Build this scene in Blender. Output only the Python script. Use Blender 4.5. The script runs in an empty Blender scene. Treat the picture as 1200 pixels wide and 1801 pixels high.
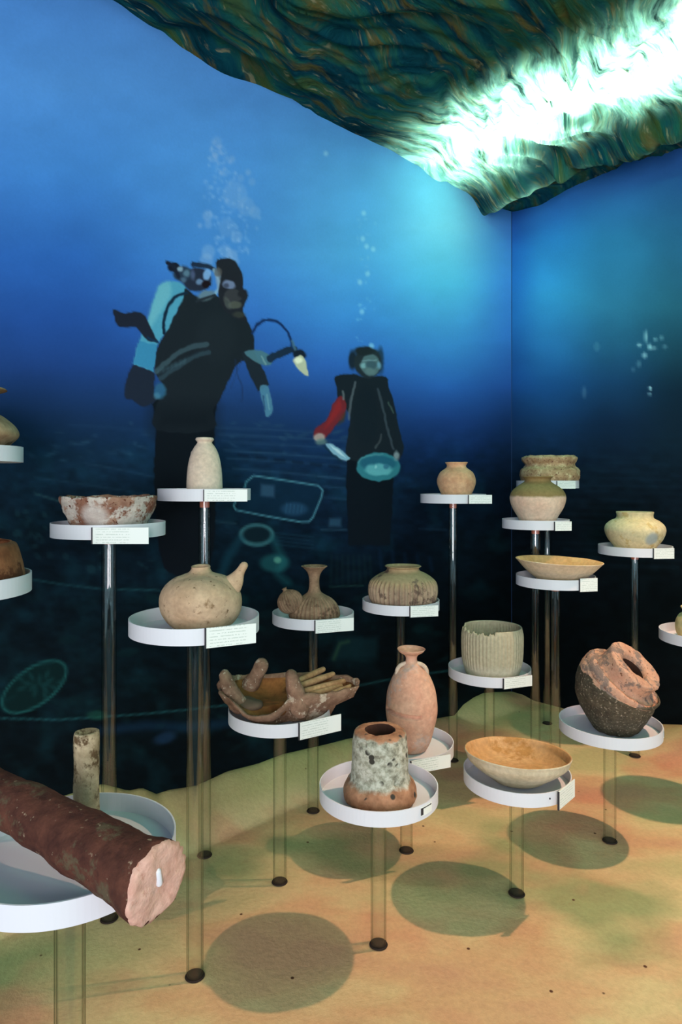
import bpy, bmesh, math, random
import numpy as np
from mathutils import Vector, Matrix, noise

C = bpy.context.scene.collection
S = bpy.context.scene
random.seed(4)
rng = np.random.RandomState(7)
PI = math.pi
FPX = 1180.0                      # focal length in pixels of the 1200 px wide frame
EYE = 1.5
HOR = 845.0

# ------------------------------------------------------------------ camera
cd = bpy.data.cameras.new('camera')
cam = bpy.data.objects.new('camera', cd); C.objects.link(cam)
cam.location = (0, 0, EYE); cam.rotation_euler = (PI / 2, 0, 0)
cd.sensor_fit = 'HORIZONTAL'; cd.sensor_width = 36.0
cd.lens = FPX / 1200 * 36.0
cd.shift_y = (HOR - 900.5) / 1200.0
cd.clip_start = 0.02
S.camera = cam

# ------------------------------------------------------------------ world, lights, exposure
S.view_settings.view_transform = 'Standard'
S.view_settings.look = 'None'
S.view_settings.gamma = 1
S.view_settings.use_curve_mapping = False
S.view_settings.exposure = 0.0
S.cycles.transparent_max_bounces = 40
S.cycles.use_denoising = True
w = bpy.data.worlds.new('world'); S.world = w; w.use_nodes = True
w.node_tree.nodes['Background'].inputs[0].default_value = (0.56, 0.86, 1.0, 1)
w.node_tree.nodes['Background'].inputs[1].default_value = 1.05


def light(name, kind, loc, target, energy, color, **kw):
    d = bpy.data.lights.new(name, kind)
    o = bpy.data.objects.new(name, d); C.objects.link(o)
    d.energy = energy; d.color = color
    for k, v in kw.items():
        setattr(d, k, v)
    o.location = loc
    o.rotation_euler = (Vector(target) - Vector(loc)).to_track_quat('-Z', 'Y').to_euler()
    return o


CX, CY = 1.195, 4.70              # the corner of the room
DL = (0.719, 0.695)               # along the left wall, towards the corner
DR = (0.695, -0.719)              # along the right wall, away from the corner


def ts(t, s, z=0.0):              # t metres from the right wall, s metres from the left wall
    return Vector((CX - t * DL[0] + s * DR[0], CY - t * DL[1] + s * DR[1], z))


# warm display spotlight by the ceiling cloth
light('spotlight', 'SPOT', (2.3, 2.55, 4.0), (1.0, 2.35, 0.0), 470, (1.0, 0.58, 0.42),
      shadow_soft_size=0.045, spot_size=math.radians(68), spot_blend=0.8)
# daylight falling in through the open doorway behind the visitor
light('doorway_daylight', 'AREA', (-0.35, -4.2, 1.7), (0.0, 2.0, 1.7), 300, (1.0, 0.91, 0.95),
      shape='RECTANGLE', size=2.4, size_y=3.1)
# added green fill high on the right, tints the shadows; no real fitting
light('green_fill_light', 'AREA', (1.6, 0.6, 3.7), (0.7, 2.8, 0.0), 24, (0.34, 1.0, 0.62),
      shape='RECTANGLE', size=1.6, size_y=1.6)
# fluorescent fittings above the ceiling cloth, parallel to the right wall
for k in range(2):
    p = ts(0.92, 0.64 + 1.0 * k, 3.78)
    o = light('tube_fitting', 'AREA', p, p - Vector((0, 0, 1)), 105, (1.0, 1.0, 0.94),
              shape='RECTANGLE', size=0.95, size_y=0.2, spread=math.radians(110))
    o.rotation_euler = (0, 0, math.atan2(DR[1], DR[0]))

# ------------------------------------------------------------------ helpers


def link(name, me, mat=None, parent=None):
    o = bpy.data.objects.new(name, me); C.objects.link(o)
    if mat is not None and len(me.materials) == 0:
        me.materials.append(mat)
    if parent is not None:
        o.parent = parent
    return o


def mesh(name, verts, faces, smooth=True):
    me = bpy.data.meshes.new(name)
    me.from_pydata([tuple(v) for v in verts], [], faces)
    if smooth:
        me.polygons.foreach_set('use_smooth', [True] * len(me.polygons))
    me.update()
    return me


def empty(name, loc, label, cat, group=None):
    o = bpy.data.objects.new(name, None); C.objects.link(o)
    o.empty_display_size = 0.05
    o.location = loc; tag(o, label, cat, group)
    return o


def tag(o, label=None, cat=None, group=None, kind=None):
    for k, v in (('label', label), ('category', cat), ('group', group), ('kind', kind)):
        if v:
            o[k] = v
    return o


def lin(c):
    return tuple(((x / 255.0) / 12.92 if x / 255.0 <= 0.04045 else ((x / 255.0 + 0.055) / 1.055) ** 2.4) for x in c)


def npl(a):
    a = np.clip(a / 255.0, 0, 1)
    return np.where(a <= 0.04045, a / 12.92, ((a + 0.055) / 1.055) ** 2.4)


def catmull(pts, n=5):
    if len(pts) < 3:
        return pts
    P = [pts[0]] + list(pts) + [pts[-1]]
    out = []
    for i in range(1, len(P) - 2):
        for k in range(n):
            u = k / n
            out.append(tuple(0.5 * ((2 * P[i][j]) + (-P[i - 1][j] + P[i + 1][j]) * u +
                       (2 * P[i - 1][j] - 5 * P[i][j] + 4 * P[i + 1][j] - P[i + 2][j]) * u * u +
                       (-P[i - 1][j] + 3 * P[i][j] - 3 * P[i + 1][j] + P[i + 2][j]) * u ** 3)
                       for j in range(len(pts[0]))))
    out.append(tuple(pts[-1]))
    return out


def lathe_mesh(name, prof, seg=64, fn=None, spine=None, smooth=True):
    """prof: (r, z) from the bottom centre, up the outside, over the rim and down the inside."""
    vs, fs = [], []
    n = len(prof)
    for i, (r, z) in enumerate(prof):
        r = max(r, 0.0004)
        for k in range(seg):
            a = 2 * PI * k / seg
            p = Vector((r * math.cos(a), r * math.sin(a), z))
            if fn:
                p = fn(p, i / (n - 1), a)
            if spine:
                p = spine(p)
            vs.append(p)
    for i in range(n - 1):
        for k in range(seg):
            k2 = (k + 1) % seg
            fs.append((i * seg + k, i * seg + k2, (i + 1) * seg + k2, (i + 1) * seg + k))
    fs.append(tuple(reversed(range(seg))))
    fs.append(tuple((n - 1) * seg + k for k in range(seg)))
    return mesh(name, vs, fs, smooth)


def tube_mesh(name, path, radii, seg=16, cap=True, squash=1.0):
    """A tube of changing radius along a path, rounded ends."""
    P = [Vector(p) for p in path]
    if not isinstance(radii, (list, tuple)):
        radii = [radii] * len(P)
    vs, fs = [], []
    up = Vector((0, 0, 1))
    for i, p in enumerate(P):
        d = (P[min(i + 1, len(P) - 1)] - P[max(i - 1, 0)]).normalized()
        u = d.cross(up)
        if u.length < 1e-3:
            u = d.cross(Vector((1, 0, 0)))
        u.normalize(); v = d.cross(u).normalized()
        for k in range(seg):
            a = 2 * PI * k / seg
            vs.append(p + (u * math.cos(a) + v * math.sin(a) * squash) * radii[i])
    for i in range(len(P) - 1):
        for k in range(seg):
            k2 = (k + 1) % seg
            fs.append((i * seg + k, i * seg + k2, (i + 1) * seg + k2, (i + 1) * seg + k))
    fs.append(tuple(reversed(range(seg)))); fs.append(tuple((len(P) - 1) * seg + k for k in range(seg)))
    me = mesh(name, vs, fs)
    return me


def capsule(path, radii):
    """adds rounded end stations to a tube path"""
    P = [Vector(p) for p in path]; R = list(radii)
    d0 = (P[0] - P[1]).normalized(); d1 = (P[-1] - P[-2]).normalized()
    pre = [(P[0] + d0 * R[0] * math.sin(a), R[0] * math.cos(a)) for a in (1.5, 1.1, 0.6)]
    post = [(P[-1] + d1 * R[-1] * math.sin(a), R[-1] * math.cos(a)) for a in (0.6, 1.1, 1.5)]
    return [p for p, r in pre] + P + [p for p, r in post], [r for p, r in pre] + R + [r for p, r in post]


def disp(me, amp, scale, seed=0.0, amp2=0.0, scale2=0.0):
    """pushes the vertices of a mesh in and out along their normals"""
    off = Vector((seed * 3.1, seed * 1.7, seed * 5.3))
    nrm = [v.normal.copy() for v in me.vertices]
    for v, n in zip(me.vertices, nrm):
        d = amp * noise.noise((v.co + off) * scale)
        if amp2:
            d += amp2 * noise.noise((v.co + off) * scale2)
        v.co += n * d
    me.update()
    return me


# ------------------------------------------------------------------ materials


def new_mat(name):
    m = bpy.data.materials.new(name); m.use_nodes = True
    nt = m.node_tree
    b = nt.nodes['Principled BSDF']
    return m, nt, b


def N(nt, t, **kw):
    n = nt.nodes.new(t)
    for k, v in kw.items():
        if hasattr(n, k):
            setattr(n, k, v)
        else:
            n.inputs[k].default_value = v
    return n


def ramp(nt, src, stops, interp='LINEAR'):
    r = nt.nodes.new('ShaderNodeValToRGB')
    r.color_ramp.interpolation = interp
    while len(r.color_ramp.elements) < len(stops):
        r.color_ramp.elements.new(0.5)
    for e, (p, c) in zip(r.color_ramp.elements, stops):
        e.position = p
        e.color = (c[0], c[1], c[2], 1) if not isinstance(c, (int, float)) else (c, c, c, 1)
    nt.links.new(src, r.inputs[0])
    return r.outputs[0]


def mixc(nt, fac, a, b, mode='MIX'):
    m = nt.nodes.new('ShaderNodeMix'); m.data_type = 'RGBA'; m.blend_type = mode
    for s, v in ((0, fac), (6, a), (7, b)):
        if isinstance(v, (int, float)):
            m.inputs[s].default_value = v
        elif isinstance(v, tuple):
            m.inputs[s].default_value = (v[0], v[1], v[2], 1)
        else:
            nt.links.new(v, m.inputs[s])
    return m.outputs[2]


def coords(nt, scale=(1, 1, 1), loc=(0, 0, 0), rot=(0, 0, 0)):
    tc = nt.nodes.new('ShaderNodeTexCoord')
    mp = nt.nodes.new('ShaderNodeMapping')
    mp.inputs['Scale'].default_value = scale; mp.inputs['Location'].default_value = loc
    mp.inputs['Rotation'].default_value = rot
    nt.links.new(tc.outputs['Object'], mp.inputs[0])
    return mp.outputs[0]


def noisef(nt, vec, scale, detail=4, rough=0.55):
    n = N(nt, 'ShaderNodeTexNoise'); n.inputs['Scale'].default_value = scale
    n.inputs['Detail'].default_value = detail; n.inputs['Roughness'].default_value = rough
    nt.links.new(vec, n.inputs['Vector'])
    return n.outputs['Fac']


def plain(name, col, rough=0.6, spec=0.3):
    m, nt, b = new_mat(name)
    b.inputs['Base Color'].default_value = (*lin(col), 1)
    b.inputs['Roughness'].default_value = rough
    b.inputs['Specular IOR Level'].default_value = spec
    return m


def clay(name, c1, c2, c3=None, speck=None, s1=14, s2=60, thr=0.58, pit=None, bump=0.4, zsplit=None, spot=None,
         thr3=0.55, s3=9, rough=0.85, seed=0.0):
    """fired clay: c1/c2 clouds, c3 crusty patches, speck small specks, zsplit = (z, colour above)"""
    m, nt, b = new_mat(name)
    v = coords(nt, loc=(seed, seed * 0.7, 0))
    n1 = noisef(nt, v, s1, 6, 0.62)
    col = ramp(nt, n1, [(0.33, lin(c1)), (0.68, lin(c2))])
    if zsplit:
        tc = nt.nodes.new('ShaderNodeTexCoord')
        sep = nt.nodes.new('ShaderNodeSeparateXYZ'); nt.links.new(tc.outputs['Object'], sep.inputs[0])
        wob = N(nt, 'ShaderNodeMath', operation='MULTIPLY_ADD'); nt.links.new(n1, wob.inputs[0])
        wob.inputs[1].default_value = zsplit[2] if len(zsplit) > 2 else 0.01
        nt.links.new(sep.outputs[2], wob.inputs[2])
        f = N(nt, 'ShaderNodeMapRange'); nt.links.new(wob.outputs[0], f.inputs[0])
        wd = zsplit[3] if len(zsplit) > 3 else 0.004
        f.inputs[1].default_value = zsplit[0] - wd; f.inputs[2].default_value = zsplit[0] + wd
        col = mixc(nt, f.outputs[0], col, lin(zsplit[1]))
    if c3:
        n3 = noisef(nt, v, s3, 7, 0.7)
        f3 = ramp(nt, n3, [(thr3, 0.0), (thr3 + 0.06, 1.0)])
        col = mixc(nt, f3, col, lin(c3))
    n2 = noisef(nt, v, s2, 3, 0.6)
    col = mixc(nt, 0.35, col, ramp(nt, n2, [(0.3, 0.35), (0.7, 1.0)]), 'MULTIPLY')
    if speck:
        f2 = ramp(nt, noisef(nt, v, s2 * 1.3, 2), [(thr, 0.0), (thr + 0.07, 1.0)])
        col = mixc(nt, f2, col, lin(speck))
    if pit:
        vo = N(nt, 'ShaderNodeTexVoronoi'); vo.inputs['Scale'].default_value = pit[0]
        nt.links.new(v, vo.inputs['Vector'])
        fp = ramp(nt, vo.outputs['Distance'], [(pit[1], 1.0), (pit[1] + 0.06, 0.0)])
        col = mixc(nt, fp, col, lin(pit[2]))
    if spot:
        tc = nt.nodes.new('ShaderNodeTexCoord')
        d = N(nt, 'ShaderNodeVectorMath', operation='DISTANCE'); nt.links.new(tc.outputs['Object'], d.inputs[0])
        d.inputs[1].default_value = spot[0]
        f = N(nt, 'ShaderNodeMapRange'); nt.links.new(d.outputs['Value'], f.inputs[0])
        f.inputs[1].default_value = spot[1] * 0.6; f.inputs[2].default_value = spot[1]
        f.inputs[3].default_value = spot[3] if len(spot) > 3 else 0.85; f.inputs[4].default_value = 0
        col = mixc(nt, f.outputs[0], col, lin(spot[2]))
    nt.links.new(col, b.inputs['Base Color'])
    b.inputs['Roughness'].default_value = rough
    b.inputs['Specular IOR Level'].default_value = 0.2
    bp = N(nt, 'ShaderNodeBump'); bp.inputs['Strength'].default_value = bump; bp.inputs['Distance'].default_value = 0.004
    nt.links.new(n2, bp.inputs['Height']); nt.links.new(bp.outputs[0], b.inputs['Normal'])
    return m


M_white = plain('white_plastic', (218, 218, 222), 0.45, 0.3)
M_socket = plain('dark_socket', (36, 26, 20), 0.8)
M_dark = plain('dark_clip', (48, 46, 52), 0.5)
M_cap = plain('rose_copper_cap', (196, 120, 100), 0.45)
M_support = plain('clear_white_support', (225, 225, 230), 0.15, 0.6)


def glass_mat():
    m = bpy.data.materials.new('clear_acrylic'); m.use_nodes = True
    nt = m.node_tree; nt.nodes.clear()
    out = N(nt, 'ShaderNodeOutputMaterial')
    tr = N(nt, 'ShaderNodeBsdfTransparent'); gl = N(nt, 'ShaderNodeBsdfGlossy')
    gl.inputs['Roughness'].default_value = 0.0
    gl.inputs['Color'].default_value = (1, 1, 1, 1)
    lw = N(nt, 'ShaderNodeLayerWeight'); lw.inputs['Blend'].default_value = 0.5
    col = ramp(nt, lw.outputs['Facing'], [(0.0, (0.975, 0.985, 0.98)), (0.52, (0.95, 0.97, 0.96)), (0.72, (0.66, 0.70, 0.66)), (1.0, (0.22, 0.26, 0.22))])
    nt.links.new(col, tr.inputs[0])
    pw = N(nt, 'ShaderNodeMath', operation='POWER'); nt.links.new(lw.outputs['Facing'], pw.inputs[0]); pw.inputs[1].default_value = 6.0
    fr = N(nt, 'ShaderNodeMath', operation='MULTIPLY_ADD'); nt.links.new(pw.outputs[0], fr.inputs[0]); fr.inputs[1].default_value = 0.5; fr.inputs[2].default_value = 0.042
    mx = N(nt, 'ShaderNodeMixShader')
    nt.links.new(fr.outputs[0], mx.inputs[0]); nt.links.new(tr.outputs[0], mx.inputs[1]); nt.links.new(gl.outputs[0], mx.inputs[2])
    nt.links.new(mx.outputs[0], out.inputs[0])
    return m


M_glass = glass_mat()


def card_mat():
    """white caption card: rows of small grey-green print (unreadable in the photograph)"""
    m, nt, b = new_mat('caption_card_print')
    tc = nt.nodes.new('ShaderNodeTexCoord')
    sep = nt.nodes.new('ShaderNodeSeparateXYZ'); nt.links.new(tc.outputs['Object'], sep.inputs[0])
    # rows of print in z
    fr = N(nt, 'ShaderNodeMath', operation='MULTIPLY'); fr.inputs[1].default_value = 1 / 0.0085
    nt.links.new(sep.outputs[2], fr.inputs[0])
    fc = N(nt, 'ShaderNodeMath', operation='FRACT'); nt.links.new(fr.outputs[0], fc.inputs[0])
    row = ramp(nt, fc.outputs[0], [(0.30, 0.0), (0.36, 1.0), (0.62, 1.0), (0.68, 0.0)])
    v = coords(nt, scale=(260, 260, 117))
    wn = noisef(nt, v, 1.0, 1)
    wd = ramp(nt, wn, [(0.42, 0.0), (0.5, 1.0)])
    f1 = N(nt, 'ShaderNodeMath', operation='MULTIPLY'); nt.links.new(row, f1.inputs[0]); nt.links.new(wd, f1.inputs[1])
    # margins, in x
    mx = ramp(nt, sep.outputs[0], [(0.008, 0.0), (0.010, 1.0), (0.112, 1.0), (0.118, 0.0)])
    f2 = N(nt, 'ShaderNodeMath', operation='MULTIPLY'); nt.links.new(f1.outputs[0], f2.inputs[0]); nt.links.new(mx, f2.inputs[1])
    f3 = N(nt, 'ShaderNodeMath', operation='MULTIPLY'); nt.links.new(f2.outputs[0], f3.inputs[0]); f3.inputs[1].default_value = 0.36
    col = mixc(nt, f3.outputs[0], lin((232, 236, 228)), lin((96, 128, 104)))
    nt.links.new(col, b.inputs['Base Color']); b.inputs['Roughness'].default_value = 0.5
    return m


M_card = card_mat()

# ------------------------------------------------------------------ the walls with the printed underwater mural
WALL_TOP = 4.10


def wall_px(P):                   # where a wall point lies on the 1200 x 1801 artwork sheet of the mural
    X, Y, Z = P[..., 0], P[..., 1], P[..., 2]
    return 600 + FPX * X / Y, HOR - FPX * (Z - EYE) / Y


GRAD_L = {  # artwork colours down the sheet, with some cloth glow painted in by the corner, (y, rgb)
    -200: [(-200, (88, 150, 222)), (200, (78, 140, 214)), (450, (46, 98, 178)), (600, (34, 72, 138)), (700, (26, 52, 98)), (800, (18, 40, 62)), (900, (13, 30, 44)), (1100, (10, 24, 32)), (1400, (6, 15, 20))],
    100: [(0, (84, 146, 218)), (150, (88, 152, 222)), (300, (72, 138, 212)), (450, (48, 104, 184)), (560, (38, 82, 158)), (650, (32, 66, 128)), (730, (24, 50, 88)), (800, (18, 42, 64)), (900, (13, 30, 44)), (1100, (10, 24, 32)), (1400, (6, 15, 20))],
    400: [(0, (92, 156, 224)), (150, (90, 156, 226)), (300, (86, 156, 226)), (450, (76, 146, 220)), (560, (58, 116, 200)), (640, (44, 86, 160)), (720, (30, 58, 104)), (800, (20, 46, 74)), (900, (14, 32, 48)), (1100, (9, 22, 30)), (1400, (6, 15, 20))],
    620: [(150, (90, 160, 226)), (300, (96, 172, 234)), (450, (92, 176, 236)), (560, (70, 146, 222)), (640, (54, 110, 196)), (700, (38, 76, 144)), (770, (24, 50, 94)), (840, (18, 40, 66)), (900, (14, 30, 50)), (1100, (8, 20, 28)), (1400, (5, 14, 18))],
    800: [(300, (122, 192, 232)), (400, (132, 204, 238)), (500, (98, 194, 240)), (600, (72, 150, 222)), (680, (50, 104, 186)), (740, (34, 66, 130)), (800, (20, 42, 84)), (860, (14, 30, 52)), (950, (10, 22, 34)), (1100, (7, 16, 22)), (1400, (4, 10, 12))],  # upper stops raised: glow of the ceiling cloth painted into the print
    905: [(350, (82, 150, 220)), (450, (84, 164, 232)), (600, (66, 134, 214)), (680, (46, 90, 164)), (760, (26, 50, 94)), (840, (16, 30, 52)), (950, (10, 20, 28)), (1100, (6, 14, 18)), (1400, (4, 9, 10))],
}
GRAD_R = {
    895: [(350, (44, 96, 176)), (450, (44, 120, 196)), (560, (44, 118, 186)), (660, (32, 84, 150)), (740, (24, 56, 102)), (820, (18, 36, 62)), (900, (13, 24, 36)), (1100, (9, 17, 22)), (1400, (5, 10, 12))],
    960: [(320, (54, 118, 198)), (420, (54, 140, 208)), (520, (62, 156, 210)), (600, (52, 128, 186)), (680, (34, 88, 148)), (760, (26, 56, 94)), (830, (18, 34, 54)), (900, (12, 22, 32)), (1100, (8, 16, 20)), (1400, (5, 10, 12))],
    1080: [(290, (54, 110, 182)), (420, (50, 122, 170)), (540, (52, 120, 156)), (610, (42, 98, 134)), (670, (30, 70, 110)), (740, (22, 44, 72)), (820, (17, 32, 48)), (900, (12, 22, 30)), (1100, (8, 16, 20)), (1400, (5, 10, 12))],
    1200: [(250, (46, 94, 164)), (400, (42, 96, 138)), (540, (42, 96, 120)), (620, (31, 70, 90)), (690, (20, 42, 60)), (760, (20, 38, 54)), (840, (15, 28, 40)), (950, (11, 20, 26)), (1100, (8, 15, 19)), (1400, (5, 10, 12))],
}


def grad_eval(G, px, py):
    keys = sorted(G)
    cols = []
    for k in keys:
        st = G[k]; ys = [a for a, c in st]
        cols.append(np.stack([np.interp(py, ys, [c[j] for a, c in st]) for j in range(3)], -1))
    out = np.zeros(px.shape + (3,))
    pxc = np.clip(px, keys[0], keys[-1])
    for i in range(len(keys) - 1):
        a, b = keys[i], keys[i + 1]
        m = (pxc >= a) & (pxc <= b)
        f = ((pxc - a) / (b - a))
        f = f * f * (3 - 2 * f)
        blend = cols[i] * (1 - f[..., None]) + cols[i + 1] * f[..., None]
        out[m] = blend[m]
    return out


_lat = np.random.RandomState(11).rand(64, 64)


def vnoise(x, y):                 # smooth value noise, 0..1
    xi = np.floor(x).astype(int); yi = np.floor(y).astype(int)
    fx = x - xi; fy = y - yi
    fx = fx * fx * (3 - 2 * fx); fy = fy * fy * (3 - 2 * fy)
    a = _lat[xi % 64, yi % 64]; b = _lat[(xi + 1) % 64, yi % 64]
    c = _lat[xi % 64, (yi + 1) % 64]; d = _lat[(xi + 1) % 64, (yi + 1) % 64]
    return (a * (1 - fx) + b * fx) * (1 - fy) + (c * (1 - fx) + d * fx) * fy


def fbm(x, y, o=4):
    s = 0; a = 0.5
    for i in range(o):
        s = s + a * vnoise(x + i * 13.7, y + i * 7.9); a *= 0.5; x = x * 2; y = y * 2
    return s / (1 - 0.5 ** o)


def d_poly(px, py, pts):          # signed distance, negative inside
    d = np.full(px.shape, 1e9); inside = np.zeros(px.shape, bool)
    n = len(pts)
    for i in range(n):
        x0, y0 = pts[i]; x1, y1 = pts[(i + 1) % n]
        ex, ey = x1 - x0, y1 - y0
        t = np.clip(((px - x0) * ex + (py - y0) * ey) / max(ex * ex + ey * ey, 1e-9), 0, 1)
        d = np.minimum(d, np.hypot(px - x0 - t * ex, py - y0 - t * ey))
        cond = ((y0 > py) != (y1 > py))
        xin = (x1 - x0) * (py - y0) / ((y1 - y0) if y1 != y0 else 1e-9) + x0
        inside ^= cond & (px < xin)
    return np.where(inside, -d, d)


def d_line(px, py, pts, w_):
    d = np.full(px.shape, 1e9)
    for (x0, y0), (x1, y1) in zip(pts[:-1], pts[1:]):
        ex, ey = x1 - x0, y1 - y0
        t = np.clip(((px - x0) * ex + (py - y0) * ey) / max(ex * ex + ey * ey, 1e-9), 0, 1)
        d = np.minimum(d, np.hypot(px - x0 - t * ex, py - y0 - t * ey))
    return d - w_ / 2


def d_ell(px, py, cx, cy, rx, ry, rot=0.0):
    c, s = math.cos(rot), math.sin(rot)
    x = (px - cx) * c + (py - cy) * s; y = -(px - cx) * s + (py - cy) * c
    return (np.hypot(x / rx, y / ry) - 1) * min(rx, ry)


class Zone:                       # shapes noted in an enlarged sketch of the sheet
    def __init__(z, ox, oy, k): z.ox, z.oy, z.k = ox, oy, k
    def p(z, pts): return [(z.ox + x / z.k, z.oy + y / z.k) for x, y in pts]


Z1 = Zone(180, 420, 3.0)
Z2 = Zone(500, 580, 4.615)
ZB = Zone(300, 220, 3.0)
ZC = Zone(360, 820, 2.727)
SHAPES = []                       # (kind, data, colour, alpha, softness)


def sh(zone, kind, pts, col, alpha=1.0, soft=1.2, wd=0, who=0):
    if kind == 'e':
        cx, cy, rx, ry = pts[:4]; rot = pts[4] if len(pts) > 4 else 0
        k = zone.k if zone else 1; ox = zone.ox if zone else 0; oy = zone.oy if zone else 0
        SHAPES.append(('e', (ox + cx / k, oy + cy / k, rx / k, ry / k, rot), col, alpha, soft, 0, who))
    else:
        P = zone.p(pts) if zone else pts
        if who and kind == 'l' and len(P) > 2:
            P = catmull(P, 4)
        if who and kind == 'p' and len(P) > 6:      # rounded outline
            Q = catmull([P[-1]] + list(P) + [P[0], P[1]], 3)
            P = Q[3:-3 - 1]
        SHAPES.append((kind, P, col, alpha, soft, wd / (zone.k if zone else 1), who))


# --- sea floor, crate, jar and plate of the print
for yy, x0, x1, dy, a in ((752, 380, 560, 8, .35), (764, 385, 610, 12, .45), (776, 390, 610, 14, .3), (792, 395, 610, 16, .5), (806, 400, 608, 14, .35), (824, 410, 606, 18, .4),
                          (838, 560, 640, 8, .35), (856, 570, 650, 6, .3), (875, 570, 640, 6, .3), (748, 120, 270, 10, .2), (840, 60, 260, 30, .22), (815, 150, 280, 26, .25)):
    sh(None, 'l', [(x0, yy), ((x0 + x1) / 2, yy + dy * .45), (x1, yy + dy)], (62, 100, 128), a, 2.0, 2.2)
for k in range(6):
    sh(None, 'l', [(420 + 32 * k, 800 + 4 * k), (436 + 32 * k, 802 + 4 * k)], (14, 28, 48), .6, 2, 5)
sh(ZC, 'p', [(200, 60), (235, 45), (555, 95), (570, 130), (505, 265), (470, 268), (150, 210), (190, 110)], (16, 42, 64), .7, 2)
CR = [(190, 112), (200, 75), (235, 45), (400, 70), (545, 93), (567, 115), (560, 150), (520, 245), (500, 266), (465, 268), (300, 240), (150, 210), (140, 190), (150, 165)]
sh(ZC, 'l', CR, (86, 146, 164), .85, 1.2, 8)
sh(ZC, 'p', [(270, 85), (335, 92), (335, 150), (268, 142)], (52, 84, 112), .8, 3)
for k in range(5):
    sh(ZC, 'l', [(395 + 18 * k, 180 + 3 * k), (390 + 18 * k, 220)], (60, 104, 138), .5, 1.5, 6)
sh(ZC, 'e', (430, 205, 75, 38), (48, 88, 124), .5, 6)
sh(ZC, 'p', [(600, 250), (655, 250), (655, 290), (595, 290)], (48, 82, 108), .8, 3)
sh(ZC, 'l', [(560, 305), (680, 305)], (60, 96, 120), .6, 2, 6)
sh(ZC, 'p', [(780, 140), (850, 150), (845, 210), (785, 205)], (40, 66, 84), .6, 4)
sh(ZC, 'l', [(1030, 300), (1160, 306)], (40, 66, 96), .5, 2, 6)
sh(ZC, 'l', [(30, 262), (150, 275)], (46, 76, 90), .6, 2, 6)
sh(ZC, 'e', (250, 330, 86, 56), (66, 118, 126), .8, 1.5)
sh(ZC, 'e', (250, 328, 66, 38), (16, 34, 44), 1, 2)
sh(ZC, 'l', [(170, 350), (110, 440), (80, 520)], (24, 66, 84), .6, 5, 40)
sh(ZC, 'l', [(330, 350), (380, 450), (350, 520), (400, 560)], (30, 84, 92), .6, 6, 34)
sh(ZC, 'e', (335, 465, 80, 50), (42, 112, 116), .55, 8)
sh(ZC, 'e', (350, 450, 22, 18), (110, 170, 150), .7, 4)
for k in range(4):
    sh(ZC, 'l', [(340, 320 + 18 * k), (520, 340 + 18 * k)], (34, 70, 90), .5, 2, 6)
sh(ZC, 'l', [(600, 578), (760, 572)], (44, 80, 76), .7, 1.5, 6)
sh(ZC, 'p', [(640, 830), (830, 820), (830, 920), (600, 927)], (22, 56, 66), .6, 6)
sh(ZC, 'l', [(620, 925), (650, 850), (690, 840)], (60, 96, 70), .6, 3, 14)
for k in range(8):
    sh(ZC, 'l', [(610 + 26 * k, 430), (606 + 28 * k, 560)], (26, 52, 54), .5, 3, 7)
for k in range(5):
    sh(ZC, 'l', [(840 + 60 * k, 400 + 10 * k), (850 + 60 * k, 500)], (20, 44, 74), .5, 3, 14)
sh(None, 'l', [(-150, 1262), (0, 1263), (100, 1266), (160, 1262), (250, 1256), (330, 1248), (400, 1240), (460, 1238), (560, 1220), (700, 1192), (800, 1178)], (38, 92, 98), .75, 1.5, 3)
sh(None, 'l', [(180, 1285), (260, 1276), (330, 1280), (480, 1262)], (20, 46, 72), .7, 6, 16)
sh(None, 'e', (290, 1298, 24, 12, -0.3), (36, 66, 104), .6, 8)
sh(None, 'e', (172, 1258, 22, 10), (30, 78, 66), .7, 5)
sh(None, 'l', [(50, 1018), (110, 1028), (180, 1036), (280, 1038)], (34, 80, 88), .7, 1.5, 3)
sh(None, 'l', [(60, 868), (100, 880), (140, 896)], (54, 92, 98), .6, 1.5, 3)
sh(None, 'e', (60, 1208, 68, 34, -0.62), (30, 84, 84), .9, 1.2)
sh(None, 'e', (60, 1208, 63, 29.5, -0.62), (10, 30, 32), .9, 1.2)
for i in range(14):
    a = i * 2.4; r = 0.25 + 0.05 * i
    sh(None, 'e', (60 + 46 * r * math.cos(a) + 8, 1208 + 26 * r * math.sin(a) - 4, 8, 3.4, a), (22, 62, 64), .7, 2)
for i in range(70):
    x = rng.uniform(-60, 640); y = rng.uniform(740, 800) + max(0, 300 - x) * 0.06
    if not (270 < x < 390):
        sh(None, 'e', (x, y, rng.uniform(4, 16), rng.uniform(2, 5), rng.uniform(-.3, .5)), (54, 90, 112), rng.uniform(.12, .4), 3)
for i in range(60):
    x = rng.uniform(-40, 270); y = rng.uniform(900, 1010)
    sh(None, 'e', (x, y, rng.uniform(3, 10), rng.uniform(3, 9), rng.uniform(-.9, .9)), (38, 78, 86), rng.uniform(.1, .35), 3)
for i in range(120):
    x = rng.uniform(-100, 900); y = rng.uniform(1040, 1330)
    sh(None, 'e', (x, y, rng.uniform(6, 26), rng.uniform(3, 10), rng.uniform(-.5, .3)), (18, 56, 60), rng.uniform(.08, .35), 5)
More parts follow.
